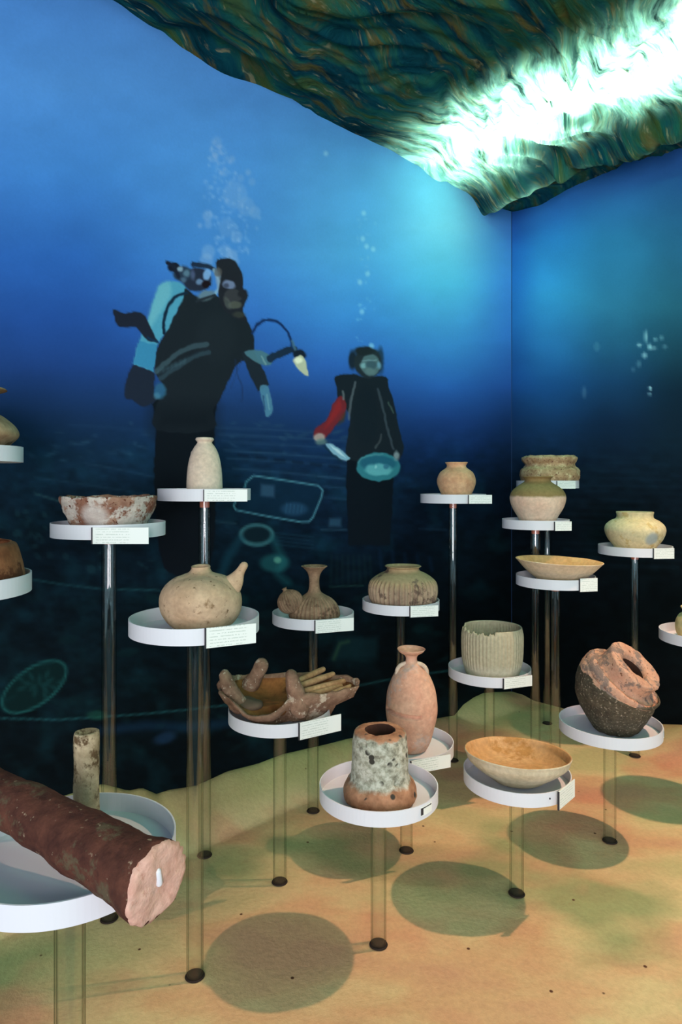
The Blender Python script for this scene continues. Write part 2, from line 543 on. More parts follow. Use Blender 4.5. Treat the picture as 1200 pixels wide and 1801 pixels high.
# --- bubbles
for x, y, r, a in ((245, 90, 30, .35), (235, 160, 22, .5), (262, 140, 14, .4), (325, 180, 20, .5), (410, 250, 18, .55), (370, 280, 22, .35), (430, 300, 22, .35),
                   (340, 370, 70, .3), (400, 430, 50, .3), (445, 460, 34, .4), (470, 490, 12, .5), (455, 545, 12, .4), (195, 480, 30, .5), (155, 530, 16, .6), (200, 525, 24, .4),
                   (300, 540, 50, .25), (350, 590, 34, .4), (200, 670, 40, .45), (190, 715, 40, .45), (290, 665, 36, .4), (325, 690, 34, .55), (350, 720, 20, .4)):
    sh(ZB, 'e', (x, y, r, r * 1.1), (156, 188, 228), a * .8, 5)
for i in range(150):
    f = rng.rand(); x = 240 + 100 * f + rng.uniform(-1, 1) * (30 + 85 * min(1, f * 2.2) * (1.1 - abs(f - .5))); y = 80 + 620 * f
    sh(ZB, 'e', (x, y, rng.uniform(4, 12), rng.uniform(4, 12)), (168, 200, 238), rng.uniform(.1, .4), 1.6)
for x, y in ((1020, 465), (1015, 600), (1070, 655), (1040, 785), (1000, 830), (1010, 985), (1060, 1165), (1035, 640), (820, 150)):
    sh(ZB, 'e', (x, y, 12, 13), (176, 232, 250), .55, 2)
for i in range(26):
    sh(ZB, 'e', (1035 + rng.uniform(-55, 55), rng.uniform(440, 1160), rng.uniform(3, 9), rng.uniform(3, 9)), (150, 215, 246), rng.uniform(.15, .4), 1.6)
for x, y, rx, ry, a in ((1136, 592, 2, 9, .9), (1143, 610, 3, 5, .8), (1125, 607, 4, 3, .7), (1134, 625, 4, 5, .7), (1153, 597, 3, 3, .5), (1164, 594, 3, 4, .4), (1150, 612, 5, 4, .4), (1170, 610, 4, 4, .3),
                        (1144, 683, 2.5, 3, 1), (1143, 693, 3, 3, .5), (1114, 650, 3, 4, .2), (1124, 640, 4, 6, .25), (1028, 690, 4, 10, .2), (1050, 610, 5, 8, .15)):
    sh(None, 'e', (x, y, rx, ry), (170, 214, 226), a, 1.5)
for i in range(16):
    sh(None, 'l', [(930 + rng.uniform(0, 150), 800 + 16 * i * .8), (1120 + rng.uniform(0, 140), 806 + 16 * i * .8)], (26, 52, 72), .3, 3, 3)

# --- diver 1 (who=1)
g = lambda *a, **k: sh(Z1, *a, who=1, **k)
g('p', [(290, 840), (580, 840), (590, 1000), (600, 1320), (560, 1740), (330, 1740), (275, 1320), (285, 1000)], (17, 23, 30))
g('p', [(300, 250), (350, 228), (430, 240), (445, 300), (400, 370), (350, 480), (290, 560), (270, 700), (215, 680), (165, 655), (195, 540), (245, 420), (270, 330)], (84, 162, 190))
g('p', [(195, 540), (290, 560), (270, 700), (165, 655)], (56, 134, 178), .8)
g('p', [(300, 250), (350, 228), (360, 300), (300, 400), (255, 470), (245, 420), (270, 330)], (128, 196, 206), .6, 4)
g('p', [(440, 260), (520, 320), (600, 300), (700, 370), (755, 420), (795, 500), (800, 600), (750, 640), (700, 680), (620, 850), (585, 900), (580, 1010), (285, 1010), (290, 870), (330, 800), (280, 700), (290, 580), (340, 490), (380, 410), (430, 310)], (31, 38, 45))
g('e', (600, 520, 120, 150), (35, 42, 49), .8, 20)
g('p', [(285, 900), (580, 900), (582, 1010), (285, 1010)], (17, 23, 30), .8, 26)
g('p', [(55, 372), (120, 395), (200, 388), (240, 430), (265, 490), (292, 545), (240, 535), (200, 490), (170, 462), (100, 468), (70, 435)], (33, 38, 52))
g('p', [(165, 665), (215, 685), (275, 710), (270, 800), (290, 850), (215, 885), (150, 845), (118, 835), (130, 740)], (34, 42, 58))
g('l', [(285, 700), (380, 620), (460, 575), (550, 555)], (66, 88, 98), .8, wd=26)
g('l', [(305, 735), (420, 660), (500, 615), (560, 598)], (56, 78, 90), .7, wd=26)
g('l', [(300, 720), (420, 640), (550, 580)], (34, 44, 54), .8, wd=10)
for i in range(7):
    g('e', (300 + 22 * i, 700 - 9 * i, 9, 13, 0.5), (70, 100, 112), .5, soft=2)
g('e', (305, 805, 32, 42), (54, 106, 136), .8, soft=2)
g('e', (290, 830, 18, 18), (84, 140, 166), .6, soft=2)
# hose, regulator set
g('l', [(445, 285), (385, 308), (345, 365), (325, 430), (328, 500)], (22, 42, 62), wd=16)
g('l', [(240, 520), (290, 545)], (24, 50, 78), wd=12)
g('e', (500, 215, 75, 62), (40, 46, 64), soft=2)
g('e', (425, 185, 48, 42), (44, 60, 80), soft=2)
g('e', (380, 150, 32, 24), (26, 30, 44), soft=1.5)
g('l', [(345, 125), (380, 150), (405, 200)], (30, 36, 52), wd=18)
g('e', (412, 160, 14, 14), (150, 180, 196), .9, soft=1.5)
g('e', (445, 180, 16, 20), (104, 140, 160), .8, soft=2)
g('e', (478, 190, 12, 26), (88, 100, 136), .8, soft=2)
g('e', (430, 215, 14, 12), (96, 124, 150), .7, soft=2)
g('l', [(480, 135), (550, 145), (585, 160)], (34, 48, 70), wd=22)
g('e', (552, 190, 20, 30, .2), (132, 176, 224), .95, soft=1.5)
g('e', (512, 228, 20, 14), (126, 160, 200), .8, soft=1.5)
g('e', (550, 240, 24, 18), (30, 20, 26), soft=1.5)
g('l', [(590, 165), (612, 200), (618, 250), (595, 290)], (150, 184, 206), .8, wd=18)
g('e', (548, 300, 44, 26, -.3), (112, 134, 140), .85, soft=2)
g('l', [(500, 330), (590, 300)], (40, 48, 56), wd=14)
# head
g('p', [(600, 125), (640, 103), (690, 112), (725, 150), (742, 205), (745, 270), (770, 300), (755, 335), (740, 380), (760, 430), (700, 420), (640, 370), (612, 300), (618, 220)], (36, 38, 46))
g('e', (612, 210, 14, 60), (150, 170, 190), .6, soft=3)
g('e', (612, 175, 22, 26), (96, 92, 88), .7, soft=3)
g('e', (668, 240, 34, 22, .2), (126, 142, 176), .9, soft=1.5)
g('e', (655, 245, 14, 12), (60, 64, 84), .8, soft=1.5)
g('e', (690, 300, 52, 40), (66, 66, 70), .8, soft=3)
g('e', (740, 290, 26, 24), (38, 38, 44), soft=2)
g('e', (700, 350, 40, 22), (104, 106, 92), .7, soft=3)
g('e', (660, 340, 20, 40, -.5), (96, 100, 96), .6, soft=3)
g('e', (720, 400, 40, 20), (74, 78, 66), .6, soft=4)
# arms and lamp
g('p', [(735, 600), (800, 590), (850, 690), (878, 770), (825, 805), (780, 725)], (33, 42, 52))
g('p', [(835, 775), (875, 775), (888, 830), (902, 890), (888, 925), (865, 938), (850, 880), (838, 830)], (84, 136, 164), .9)
g('l', [(850, 830), (858, 900)], (40, 70, 110), .7, wd=7)
g('l', [(868, 820), (882, 900)], (130, 176, 186), .6, wd=7)
g('p', [(750, 600), (790, 585), (860, 600), (900, 630), (880, 665), (830, 660), (780, 630)], (80, 122, 136), .95)
g('l', [(840, 620), (860, 660)], (140, 176, 176), .7, wd=8)
g('l', [(885, 632), (950, 600), (1010, 582)], (30, 48, 70), wd=36)
g('l', [(792, 500), (812, 460), (845, 432), (890, 428), (940, 450), (980, 495), (1005, 575)], (24, 50, 96), wd=13)
g('l', [(1000, 540), (1020, 590)], (90, 130, 150), .7, wd=14)
g('e', (1040, 610, 34, 24, .2), (26, 36, 50), soft=1.5)
g('p', [(1008, 642), (1040, 615), (1068, 632), (1082, 690), (1086, 722), (1060, 715), (1030, 680)], (206, 206, 172), .95)
g('e', (1035, 640, 20, 16), (255, 252, 224), .9, soft=2)
g('l', [(705, 640), (715, 720), (740, 790), (735, 860)], (34, 50, 84), .6, wd=7)
g('l', [(735, 640), (700, 730), (680, 790)], (40, 60, 100), .5, wd=6)

# --- diver 2 (who=2)
g = lambda *a, **k: sh(Z2, *a, who=2, **k)
g('p', [(508, 1000), (900, 1000), (885, 1292), (860, 1750), (520, 1750), (505, 1292)], (17, 25, 34))
g('p', [(415, 378), (560, 360), (640, 380), (825, 378), (850, 470), (895, 600), (930, 800), (970, 950), (940, 1040), (880, 1050), (700, 1060), (520, 1050), (510, 900), (540, 720), (500, 640), (440, 560), (430, 470)], (29, 37, 45))
g('e', (660, 700, 110, 260), (26, 35, 44), .8, soft=8)
g('e', (555, 245, 34, 75), (30, 42, 56), soft=2)
g('e', (780, 250, 32, 105), (38, 66, 94), soft=2)
g('e', (680, 265, 112, 125), (40, 50, 56), soft=2)
g('e', (700, 285, 82, 92), (92, 118, 124), .9, soft=3)
g('e', (645, 290, 26, 24), (136, 178, 186), .9, soft=2)
g('e', (770, 290, 20, 28), (120, 170, 196), .8, soft=2)
g('e', (706, 285, 44, 34), (66, 92, 104), .95, soft=2)
g('l', [(640, 250), (750, 248)], (140, 170, 180), .7, wd=8)
g('e', (700, 335, 40, 28), (104, 130, 132), .8, soft=2)
g('e', (650, 175, 80, 34), (34, 42, 46), soft=2)
g('e', (712, 130, 18, 18), (130, 196, 236), .6, soft=2)
g('p', [(470, 535), (505, 600), (485, 700), (410, 780), (350, 870), (300, 885), (240, 860), (258, 800), (340, 740), (390, 620), (430, 560)], (124, 42, 48), .95)
g('p', [(420, 600), (450, 560), (470, 640), (380, 760), (330, 800)], (158, 42, 44), .7, soft=3)
g('p', [(470, 690), (510, 660), (480, 740), (430, 780)], (70, 60, 44), .8, soft=3)
g('e', (285, 872, 48, 34), (176, 158, 152), .95, soft=1.5)
g('e', (300, 910, 46, 26), (104, 130, 128), .8, soft=2)
g('p', [(335, 925), (385, 925), (460, 975), (538, 1040), (480, 1058), (410, 1015), (355, 960)], (140, 184, 206), .95)
g('p', [(370, 930), (450, 985), (500, 1035), (430, 1000)], (206, 230, 238), .8)
g('l', [(330, 950), (400, 1015), (470, 1070)], (20, 48, 60), .7, wd=14)
g('l', [(582, 430), (548, 540), (525, 720)], (104, 112, 120), .7, wd=20)
g('l', [(478, 500), (486, 560)], (120, 126, 130), .7, wd=18)
g('l', [(760, 480), (795, 600), (838, 800), (885, 970)], (72, 82, 92), .7, wd=20)
g('l', [(850, 590), (885, 670)], (90, 112, 100), .6, wd=14)
g('l', [(790, 850), (780, 900), (740, 960)], (86, 92, 96), .6, wd=16)
g('e', (765, 1112, 178, 118), (54, 126, 140))
g('e', (765, 1085, 160, 66), (40, 100, 124), soft=3)
g('e', (768, 1135, 122, 54), (112, 188, 196), .8, soft=4)
g('e', (830, 1110, 26, 22), (44, 98, 130), .7, soft=3)
g('l', [(600, 1080), (640, 1040), (700, 1018), (800, 1010)], (96, 150, 160), .7, wd=9)
g('e', (745, 1110, 14, 20), (190, 236, 236), .6, soft=3)
g('e', (912, 1020, 20, 34), (146, 158, 164), .9, soft=2)


def in_box(s, px, py, pad=12):
    if s[0] == 'e':
        cx, cy, rx, ry, _ = s[1]; r = max(rx, ry) + pad + s[4]
        return (abs(px - cx) < r) & (abs(py - cy) < r)
    xs = [p[0] for p in s[1]]; ys = [p[1] for p in s[1]]
    pad += s[4] + s[5]
    return (px > min(xs) - pad) & (px < max(xs) + pad) & (py > min(ys) - pad) & (py < max(ys) + pad)


def shape_d(s, px, py):
    if s[6]:                      # slightly ragged outlines, as in the coarse print
        j = 3.2 * (fbm(px / 9.0, py / 9.0, 2) - .5); k = 3.2 * (fbm(px / 9.0 + 31, py / 9.0 + 17, 2) - .5)
        px = px + j; py = py + k
    if s[0] == 'e':
        return d_ell(px, py, *s[1])
    if s[0] == 'p':
        return d_poly(px, py, s[1])
    return d_line(px, py, s[1], s[5])


GAIN_L = np.array([1.0, 1.0, 1.0]); GAIN_R = np.array([1.0, 1.0, 1.0])
#GAINTABLE


def paint(px, py, side):
    col = grad_eval(GRAD_L if side == 'L' else GRAD_R, px, py)
    n = fbm(px / 70.0 + 5, py / 45.0, 4)[..., None]
    col = col * (0.95 + 0.10 * n)
    # fine streaks in the deep water
    deep = np.clip((py - 740) / 120, 0, 1)[..., None]
    n2 = fbm(px / 18.0, py / 9.0 + 30, 3)[..., None]
    col = col * (1 + deep * (n2 - 0.5) * 0.6)
    n3 = np.clip(fbm(px / 40.0 + 9, py / 40.0, 4) - 0.52, 0, 1)[..., None]
    col = col + deep * n3 * np.array([14., 50., 54.]) * (1.0 if side == 'L' else 0.35)
    for s in SHAPES:
        m = in_box(s, px, py)
        if not m.any():
            continue
        if side == 'R' and s[6]:
            continue
        d = shape_d(s, px[m], py[m])
        a = np.clip(0.5 - d / (2 * s[4]), 0, 1)
        if s[0] == 'e' and s[4] >= 3:
            a = np.clip(-d / (s[4] * 1.2) + .25, 0, 1); a = a * a * (3 - 2 * a)
        a = (a * s[3])[:, None]
        col[m] = col[m] * (1 - a) + np.array(s[2], float) * a
    g_ = GAIN_L if side == 'L' else GAIN_R
    return np.clip(npl(np.clip(col, 0, 255)) * g_, 0.0005, 0.95)


def mural_mat(name):
    m, nt, b = new_mat(name)
    at = N(nt, 'ShaderNodeAttribute'); at.attribute_name = 'print'
    v = coords(nt)
    n = noisef(nt, v, 90, 3)
    col = mixc(nt, 0.10, at.outputs['Color'], ramp(nt, n, [(0.3, 0.5), (0.7, 1.0)]), 'MULTIPLY')
    nt.links.new(col, b.inputs['Base Color'])
    b.inputs['Roughness'].default_value = 0.55; b.inputs['Specular IOR Level'].default_value = 0.05
    return m


M_mural = mural_mat('mural_print')


def grid_wall(name, axis, a0, a1, z0, z1, step, side, off=0.0, keep=None, mat=None):
    na = int((a1 - a0) / step) + 1; nz = int((z1 - z0) / step) + 1
    A = np.linspace(a0, a1, na); Zs = np.linspace(z0, z1, nz)
    AA, ZZ = np.meshgrid(A, Zs, indexing='ij')
    if side == 'L':
        X = CX - AA * DL[0] + off * DR[0]; Y = CY - AA * DL[1] + off * DR[1]
    else:
        X = CX + AA * DR[0] - off * DL[0]; Y = CY + AA * DR[1] - off * DL[1]
    P = np.stack([X, Y, ZZ], -1)
    Yc = np.maximum(P[..., 1], 0.9)
    px = 600 + FPX * P[..., 0] / Yc; py = HOR - FPX * (P[..., 2] - EYE) / Yc
    px = np.clip(px, -400, 1500); py = np.clip(py, -600, 1700)
    col = paint(px, py, side)
    idx = np.arange(na * nz).reshape(na, nz)
    q = np.stack([idx[:-1, :-1], idx[1:, :-1], idx[1:, 1:], idx[:-1, 1:]], -1)
    if side == 'L':
        pass
    else:
        q = q[..., ::-1]
    q = q.reshape(-1, 4)
    V = P.reshape(-1, 3); CO = col.reshape(-1, 3)
    if keep is not None:
        mk = keep(px, py)
        mq = (mk[:-1, :-1] & mk[1:, :-1] & mk[1:, 1:] & mk[:-1, 1:]).reshape(-1)
        q = q[mq]
        used = np.unique(q); remap = np.zeros(len(V), int); remap[used] = np.arange(len(used))
        V = V[used]; CO = CO[used]; q = remap[q]
    me = bpy.data.meshes.new(name)
    me.vertices.add(len(V)); me.vertices.foreach_set('co', V.astype(np.float32).ravel())
    me.loops.add(len(q) * 4); me.loops.foreach_set('vertex_index', q.astype(np.int32).ravel())
    me.polygons.add(len(q))
    me.polygons.foreach_set('loop_start', np.arange(0, len(q) * 4, 4, dtype=np.int32))
    me.polygons.foreach_set('loop_total', np.full(len(q), 4, dtype=np.int32))
    me.update(calc_edges=True)
    at = me.color_attributes.new('print', 'FLOAT_COLOR', 'POINT')
    at.data.foreach_set('color', np.concatenate([CO, np.ones((len(CO), 1))], 1).astype(np.float32).ravel())
    me.materials.append(mat or M_mural)
    return me


wl = link('wall_left', grid_wall('wall_left', None, 0.0, 5.0, -0.3, WALL_TOP, 0.008, 'L'))
tag(wl, 'left wall covered by a printed underwater mural fading from light blue to black', 'wall', kind='structure')
wr = link('wall_right', grid_wall('wall_right', None, 0.0, 4.5, -0.3, WALL_TOP, 0.012, 'R'))
tag(wr, 'right wall covered by a printed plain underwater mural with a few bubbles', 'wall', kind='structure')


def who_mask(k):
    ss = [s for s in SHAPES if s[6] == k and s[3] > 0.75]
    def f(px, py):
        m = np.zeros(px.shape, bool)
        for s in ss:
            b = in_box(s, px, py)
            if b.any():
                m[b] |= shape_d(s, px[b], py[b]) < 0.4
        return m
    return f


def t_of_px(px):                  # distance along the left wall at a sheet column
    k = (px - 600) / FPX
    return (CX - k * CY) / (DL[0] - k * DL[1])


d1 = link('printed_diver', grid_wall('printed_diver', None, t_of_px(575), t_of_px(190), 1.0, 2.75, 0.0036, 'L', off=0.0012, keep=who_mask(1)), parent=wl)
tag(d1, 'printed life-size diver in a dark suit with a pale air cylinder, holding a lamp')
d2 = link('printed_diver', grid_wall('printed_diver', None, t_of_px(720), t_of_px(540), 0.9, 2.35, 0.0036, 'L', off=0.0012, keep=who_mask(2)), parent=wl)
tag(d2, 'printed diver facing forward with one red sleeve, holding a plate')

# corner joint between the two mural prints
me = mesh('trim', [ts(0.0, 0.0, -0.2), ts(0.003, 0.0, -0.2), ts(0.003, 0.003, -0.2), ts(0, 0.003, -0.2),
                   ts(0.0, 0.0, 4.0), ts(0.003, 0.0, 4.0), ts(0.003, 0.003, 4.0), ts(0, 0.003, 4.0)],
          [(0, 1, 2, 3), (7, 6, 5, 4), (0, 4, 5, 1), (1, 5, 6, 2), (2, 6, 7, 3), (3, 7, 4, 0)], False)
o = link('trim_1', me, plain('joint_blue', (34, 56, 96), 0.6)); tag(o, 'thin vertical joint strip in the corner of the two murals', 'trim', kind='structure')

# structural ceiling above the cloth
me = mesh('ceiling', [ts(-0.1, -0.1, WALL_TOP), ts(7.5, -0.1, WALL_TOP), ts(7.5, 6.5, WALL_TOP), ts(-0.1, 6.5, WALL_TOP)], [(0, 3, 2, 1)], False)
o = link('ceiling', me, plain('ceiling_paint', (60, 60, 60), 0.9)); tag(o, 'flat dark ceiling hidden above the painted cloth', 'ceiling', kind='structure')

# ------------------------------------------------------------------ ceiling cloth
EDGE_L = [(197, 0), (290, 64), (392, 119), (520, 183), (605, 225), (690, 268), (775, 319), (860, 357), (894, 366)]
EDGE_R = [(900, 367), (962, 349), (1013, 323), (1081, 293), (1200, 259)]


def edge_tab():
    L = []
    for px, py in EDGE_L:
        t = t_of_px(px); Y = CY - t * DL[1]
        L.append((t, EYE + (HOR - py) * Y / FPX))
    R = []
    for px, py in EDGE_R:
        k = (px - 600) / FPX
        s = (k * CY - CX) / (DR[0] - k * DR[1]); s = max(0, s); Y = CY + s * DR[1]
        R.append((s, EYE + (HOR - py) * Y / FPX))
    L.sort(); R.sort()
    return L, R


EL, ER = edge_tab()


def cloth():
    nt_, ns_ = 300, 260
    T = np.linspace(0.0, 5.2, nt_); Sx = np.linspace(0.0, 2.05, ns_)
    TT, SS = np.meshgrid(T, Sx, indexing='ij')
    hl = np.interp(TT, [a for a, b in EL], [b for a, b in EL]); hr = np.interp(SS, [a for a, b in ER], [b for a, b in ER])
    wl_ = np.exp(-SS / 0.35); wr_ = np.exp(-TT / 0.25)
    base = 3.44
    z = base + (hl - base) * wl_ + (hr - base) * wr_ * (1 - wl_ * 0.7)
    warp = (fbm(TT * 1.3 + 3, SS * 1.6, 3) - .5) * 1.1
    f1 = fbm(TT * 0.9 + 20, (SS + warp) * 5.5, 3) - .5
    f2 = fbm(TT * 2.2 + 40, (SS + warp) * 16, 3) - .5
    ridge = np.abs(fbm(TT * 1.1 + 7, (SS + warp) * 8.0 + 3, 2) - .5)
    amp = 0.45 + 0.55 * np.clip(np.minimum(SS, TT) / 0.25, 0, 1)
    z = z + amp * (0.16 * f1 + 0.045 * f2 - 0.09 * ridge)
    # hanging fold just in front of the right wall
    z = z - 0.10 * np.exp(-((TT - 0.34 - 0.05 * np.sin(SS * 5)) / 0.09) ** 2)
    z = np.minimum(z, 3.72)
    V = np.stack([TT, SS, z - 3.4], -1).reshape(-1, 3)
    idx = np.arange(nt_ * ns_).reshape(nt_, ns_)
    q = np.stack([idx[:-1, :-1], idx[1:, :-1], idx[1:, 1:], idx[:-1, 1:]], -1).reshape(-1, 4)
    me = bpy.data.meshes.new('cloth')
    me.from_pydata(V.tolist(), [], q.tolist())
    me.polygons.foreach_set('use_smooth', [True] * len(me.polygons)); me.update()
    return me


def cloth_mat():
    m = bpy.data.materials.new('painted_cloth'); m.use_nodes = True
    nt = m.node_tree; nt.nodes.clear()
    out = N(nt, 'ShaderNodeOutputMaterial')
    v0 = coords(nt, scale=(1, 1, 0.3))
    wn = N(nt, 'ShaderNodeTexNoise'); wn.inputs['Scale'].default_value = 1.6; nt.links.new(v0, wn.inputs['Vector'])
    add = N(nt, 'ShaderNodeVectorMath', operation='MULTIPLY_ADD')
    nt.links.new(wn.outputs['Color'], add.inputs[0]); add.inputs[1].default_value = (0.0, 0.5, 0); nt.links.new(v0, add.inputs[2])
    mp = N(nt, 'ShaderNodeMapping'); mp.inputs['Scale'].default_value = (1.6, 10, 1); nt.links.new(add.outputs[0], mp.inputs[0])
    mp2 = N(nt, 'ShaderNodeMapping'); mp2.inputs['Scale'].default_value = (2.6, 13, 1); mp2.inputs['Location'].default_value = (9, 4, 0); nt.links.new(add.outputs[0], mp2.inputs[0])
    n1 = noisef(nt, mp.outputs[0], 1.0, 5, 0.6)
    n2 = noisef(nt, mp2.outputs[0], 1.5, 5, 0.65)
    n3 = noisef(nt, mp2.outputs[0], 3.4, 4, 0.6)
    base = ramp(nt, n1, [(0.36, (0.004, 0.03, 0.045)), (0.46, (0.006, 0.075, 0.10)), (0.54, (0.02, 0.14, 0.10)), (0.62, (0.07, 0.13, 0.04))])
    och = ramp(nt, n2, [(0.52, 0.0), (0.64, 1.0)])
    col = mixc(nt, och, base, (0.15, 0.125, 0.035))
    pal = ramp(nt, n3, [(0.60, 0.0), (0.68, 0.8)])
    col = mixc(nt, pal, col, (0.38, 0.34, 0.18))
    mp3 = N(nt, 'ShaderNodeMapping'); mp3.inputs['Scale'].default_value = (3.2, 15, 1); mp3.inputs['Location'].default_value = (2, 11, 0); nt.links.new(add.outputs[0], mp3.inputs[0])
    n4 = noisef(nt, mp3.outputs[0], 1.0, 5, 0.65)
    stk = ramp(nt, n4, [(0.34, 0.03), (0.50, 0.5), (0.60, 1.0)])
    tcol = mixc(nt, 1.0, mixc(nt, 0.55, col, (0.36, 0.86, 0.62)), stk, 'MULTIPLY')
    df = N(nt, 'ShaderNodeBsdfDiffuse'); nt.links.new(col, df.inputs[0])
    tl = N(nt, 'ShaderNodeBsdfTranslucent'); nt.links.new(tcol, tl.inputs[0])
    mx = N(nt, 'ShaderNodeMixShader'); mx.inputs[0].default_value = 0.30
    nt.links.new(df.outputs[0], mx.inputs[1]); nt.links.new(tl.outputs[0], mx.inputs[2])
    bp = N(nt, 'ShaderNodeBump'); bp.inputs['Strength'].default_value = 0.9; bp.inputs['Distance'].default_value = 0.03
    nt.links.new(n2, bp.inputs['Height']); nt.links.new(bp.outputs[0], df.inputs['Normal'])
    nt.links.new(mx.outputs[0], out.inputs[0])
    return m


o = link('ceiling_cloth', cloth(), cloth_mat())
# local x runs away from the right wall, local y away from the left wall
o.matrix_world = Matrix(((-DL[0], DR[0], 0, CX), (-DL[1], DR[1], 0, CY), (0, 0, 1, 3.4), (0, 0, 0, 1)))
tag(o, 'crumpled sea green and ochre cloth hung under the ceiling, glowing from lamps above it', 'cloth')

# ------------------------------------------------------------------ floor of painted sand
SAND_L = [(1.0, 0), (180, 1375), (225, 1388), (250, 1383), (275, 1394), (300, 1386), (345, 1380), (400, 1356), (455, 1341), (500, 1325), (560, 1311), (610, 1298), (680, 1285), (740, 1268), (771, 1261), (800, 1256), (815, 1238), (833, 1225), (850, 1217), (900, 1215)][1:]
SAND_R = [(900, 1215), (920, 1221), (950, 1238), (985, 1250), (1040, 1262), (1110, 1270), (1160, 1272), (1200, 1273)]


def sand_tab():
    L, R = [], []
    for px, py in SAND_L:
        t = t_of_px(px); Y = CY - t * DL[1]; L.append((t, EYE - (py - HOR) * Y / FPX))
    for px, py in SAND_R:
        k = (px - 600) / FPX; s = max(0, (k * CY - CX) / (DR[0] - k * DR[1])); Y = CY + s * DR[1]
        R.append((s, EYE - (py - HOR) * Y / FPX))
    L.sort(); R.sort()
    return L, R


SL, SR = sand_tab()


def sand_h(t, s):
    hl = np.interp(t, [a for a, b in SL], [b for a, b in SL]); hr = np.interp(s, [a for a, b in SR], [b for a, b in SR])
    fl = np.clip(1 - s / 0.20, 0, 1); fl = fl * fl * (3 - 2 * fl)
    fr = np.clip(1 - t / 0.45, 0, 1); fr = fr * fr * (3 - 2 * fr)
    return np.maximum(hl * fl, hr * fr) + np.minimum(0, hl * fl)


def floor():
    n1, n2 = 420, 380
    T = np.linspace(0, 1, n1) ** 1.6 * 7.5; Sx = np.linspace(0, 1, n2) ** 1.6 * 6.5
    TT, SS = np.meshgrid(T, Sx, indexing='ij')
    h = sand_h(TT, SS) - 0.010 * fbm(TT * 3, SS * 3, 3)
    X = CX - TT * DL[0] + SS * DR[0]; Y = CY - TT * DL[1] + SS * DR[1]
    V = np.stack([X, Y, h], -1).reshape(-1, 3)
    idx = np.arange(n1 * n2).reshape(n1, n2)
    q = np.stack([idx[:-1, :-1], idx[1:, :-1], idx[1:, 1:], idx[:-1, 1:]], -1).reshape(-1, 4)
    me = bpy.data.meshes.new('floor'); me.from_pydata(V.tolist(), [], q.tolist())
    me.polygons.foreach_set('use_smooth', [True] * len(me.polygons)); me.update()
    me.materials.append(sand_mat()); me.materials.append(plain('walkway_carpet', (44, 74, 74), 0.9))
    cy = Y[:-1, :-1].ravel()
    me.polygons.foreach_set('material_index', (cy < 0.9).astype(np.int32))
    return me


def sand_mat():
    m, nt, b = new_mat('painted_sand')
    v = coords(nt)
    vs = coords(nt, scale=(1.0, 1.9, 1), rot=(0, 0, math.radians(38)))
    n1 = noisef(nt, vs, 1.35, 3, 0.5)
    col = ramp(nt, n1, [(0.36, lin((204, 156, 120))), (0.46, lin((212, 172, 126))), (0.53, lin((214, 190, 138))), (0.64, lin((196, 184, 130)))])
    n2 = noisef(nt, coords(nt, scale=(1, 1.4, 1), loc=(4.2, 1.3, 0)), 1.1, 3, 0.5)
    col = mixc(nt, ramp(nt, n2, [(0.56, 0.0), (0.66, 0.75)]), col, lin((134, 150, 100)))
    n5 = noisef(nt, coords(nt, loc=(1.2, 7.3, 0)), 1.7, 3, 0.5)
    col = mixc(nt, ramp(nt, n5, [(0.55, 0.0), (0.66, 0.55)]), col, lin((214, 142, 112)))
    # greener sand where it banks up against the walls
    tc = nt.nodes.new('ShaderNodeTexCoord'); sp = N(nt, 'ShaderNodeSeparateXYZ'); nt.links.new(tc.outputs['Object'], sp.inputs[0])
    mr = N(nt, 'ShaderNodeMapRange'); nt.links.new(sp.outputs[2], mr.inputs[0]); mr.inputs[1].default_value = 0.01; mr.inputs[2].default_value = 0.10
    mr.inputs[4].default_value = 0.6
    col = mixc(nt, mr.outputs[0], col, lin((152, 154, 96)))
    n3 = noisef(nt, v, 55, 3, 0.7)
    col = mixc(nt, 0.25, col, ramp(nt, n3, [(0.3, 0.45), (0.65, 1.0)]), 'MULTIPLY')
    vo = N(nt, 'ShaderNodeTexVoronoi'); vo.inputs['Scale'].default_value = 8.5; nt.links.new(v, vo.inputs['Vector'])
    f = ramp(nt, vo.outputs['Distance'], [(0.035, 1.0), (0.06, 0.0)])
    col = mixc(nt, f, col, lin((84, 52, 34)))
    nt.links.new(col, b.inputs['Base Color']); b.inputs['Roughness'].default_value = 0.8
    b.inputs['Specular IOR Level'].default_value = 0.2
    bp = N(nt, 'ShaderNodeBump'); bp.inputs['Strength'].default_value = 0.25; bp.inputs['Distance'].default_value = 0.01
    nt.links.new(n3, bp.inputs['Height']); nt.links.new(bp.outputs[0], b.inputs['Normal'])
    return m


o = link('floor', floor()); tag(o, 'floor of painted sand in pink, beige and green with low dunes at the walls', 'floor', kind='structure')

# ------------------------------------------------------------------ display stands
RIM_H = 0.0465


def z_at(py, Y):
    return EYE - (py - HOR) * Y / FPX


def x_at(px, Y):
    return (px - 600) / FPX * Y


stand_root = {}


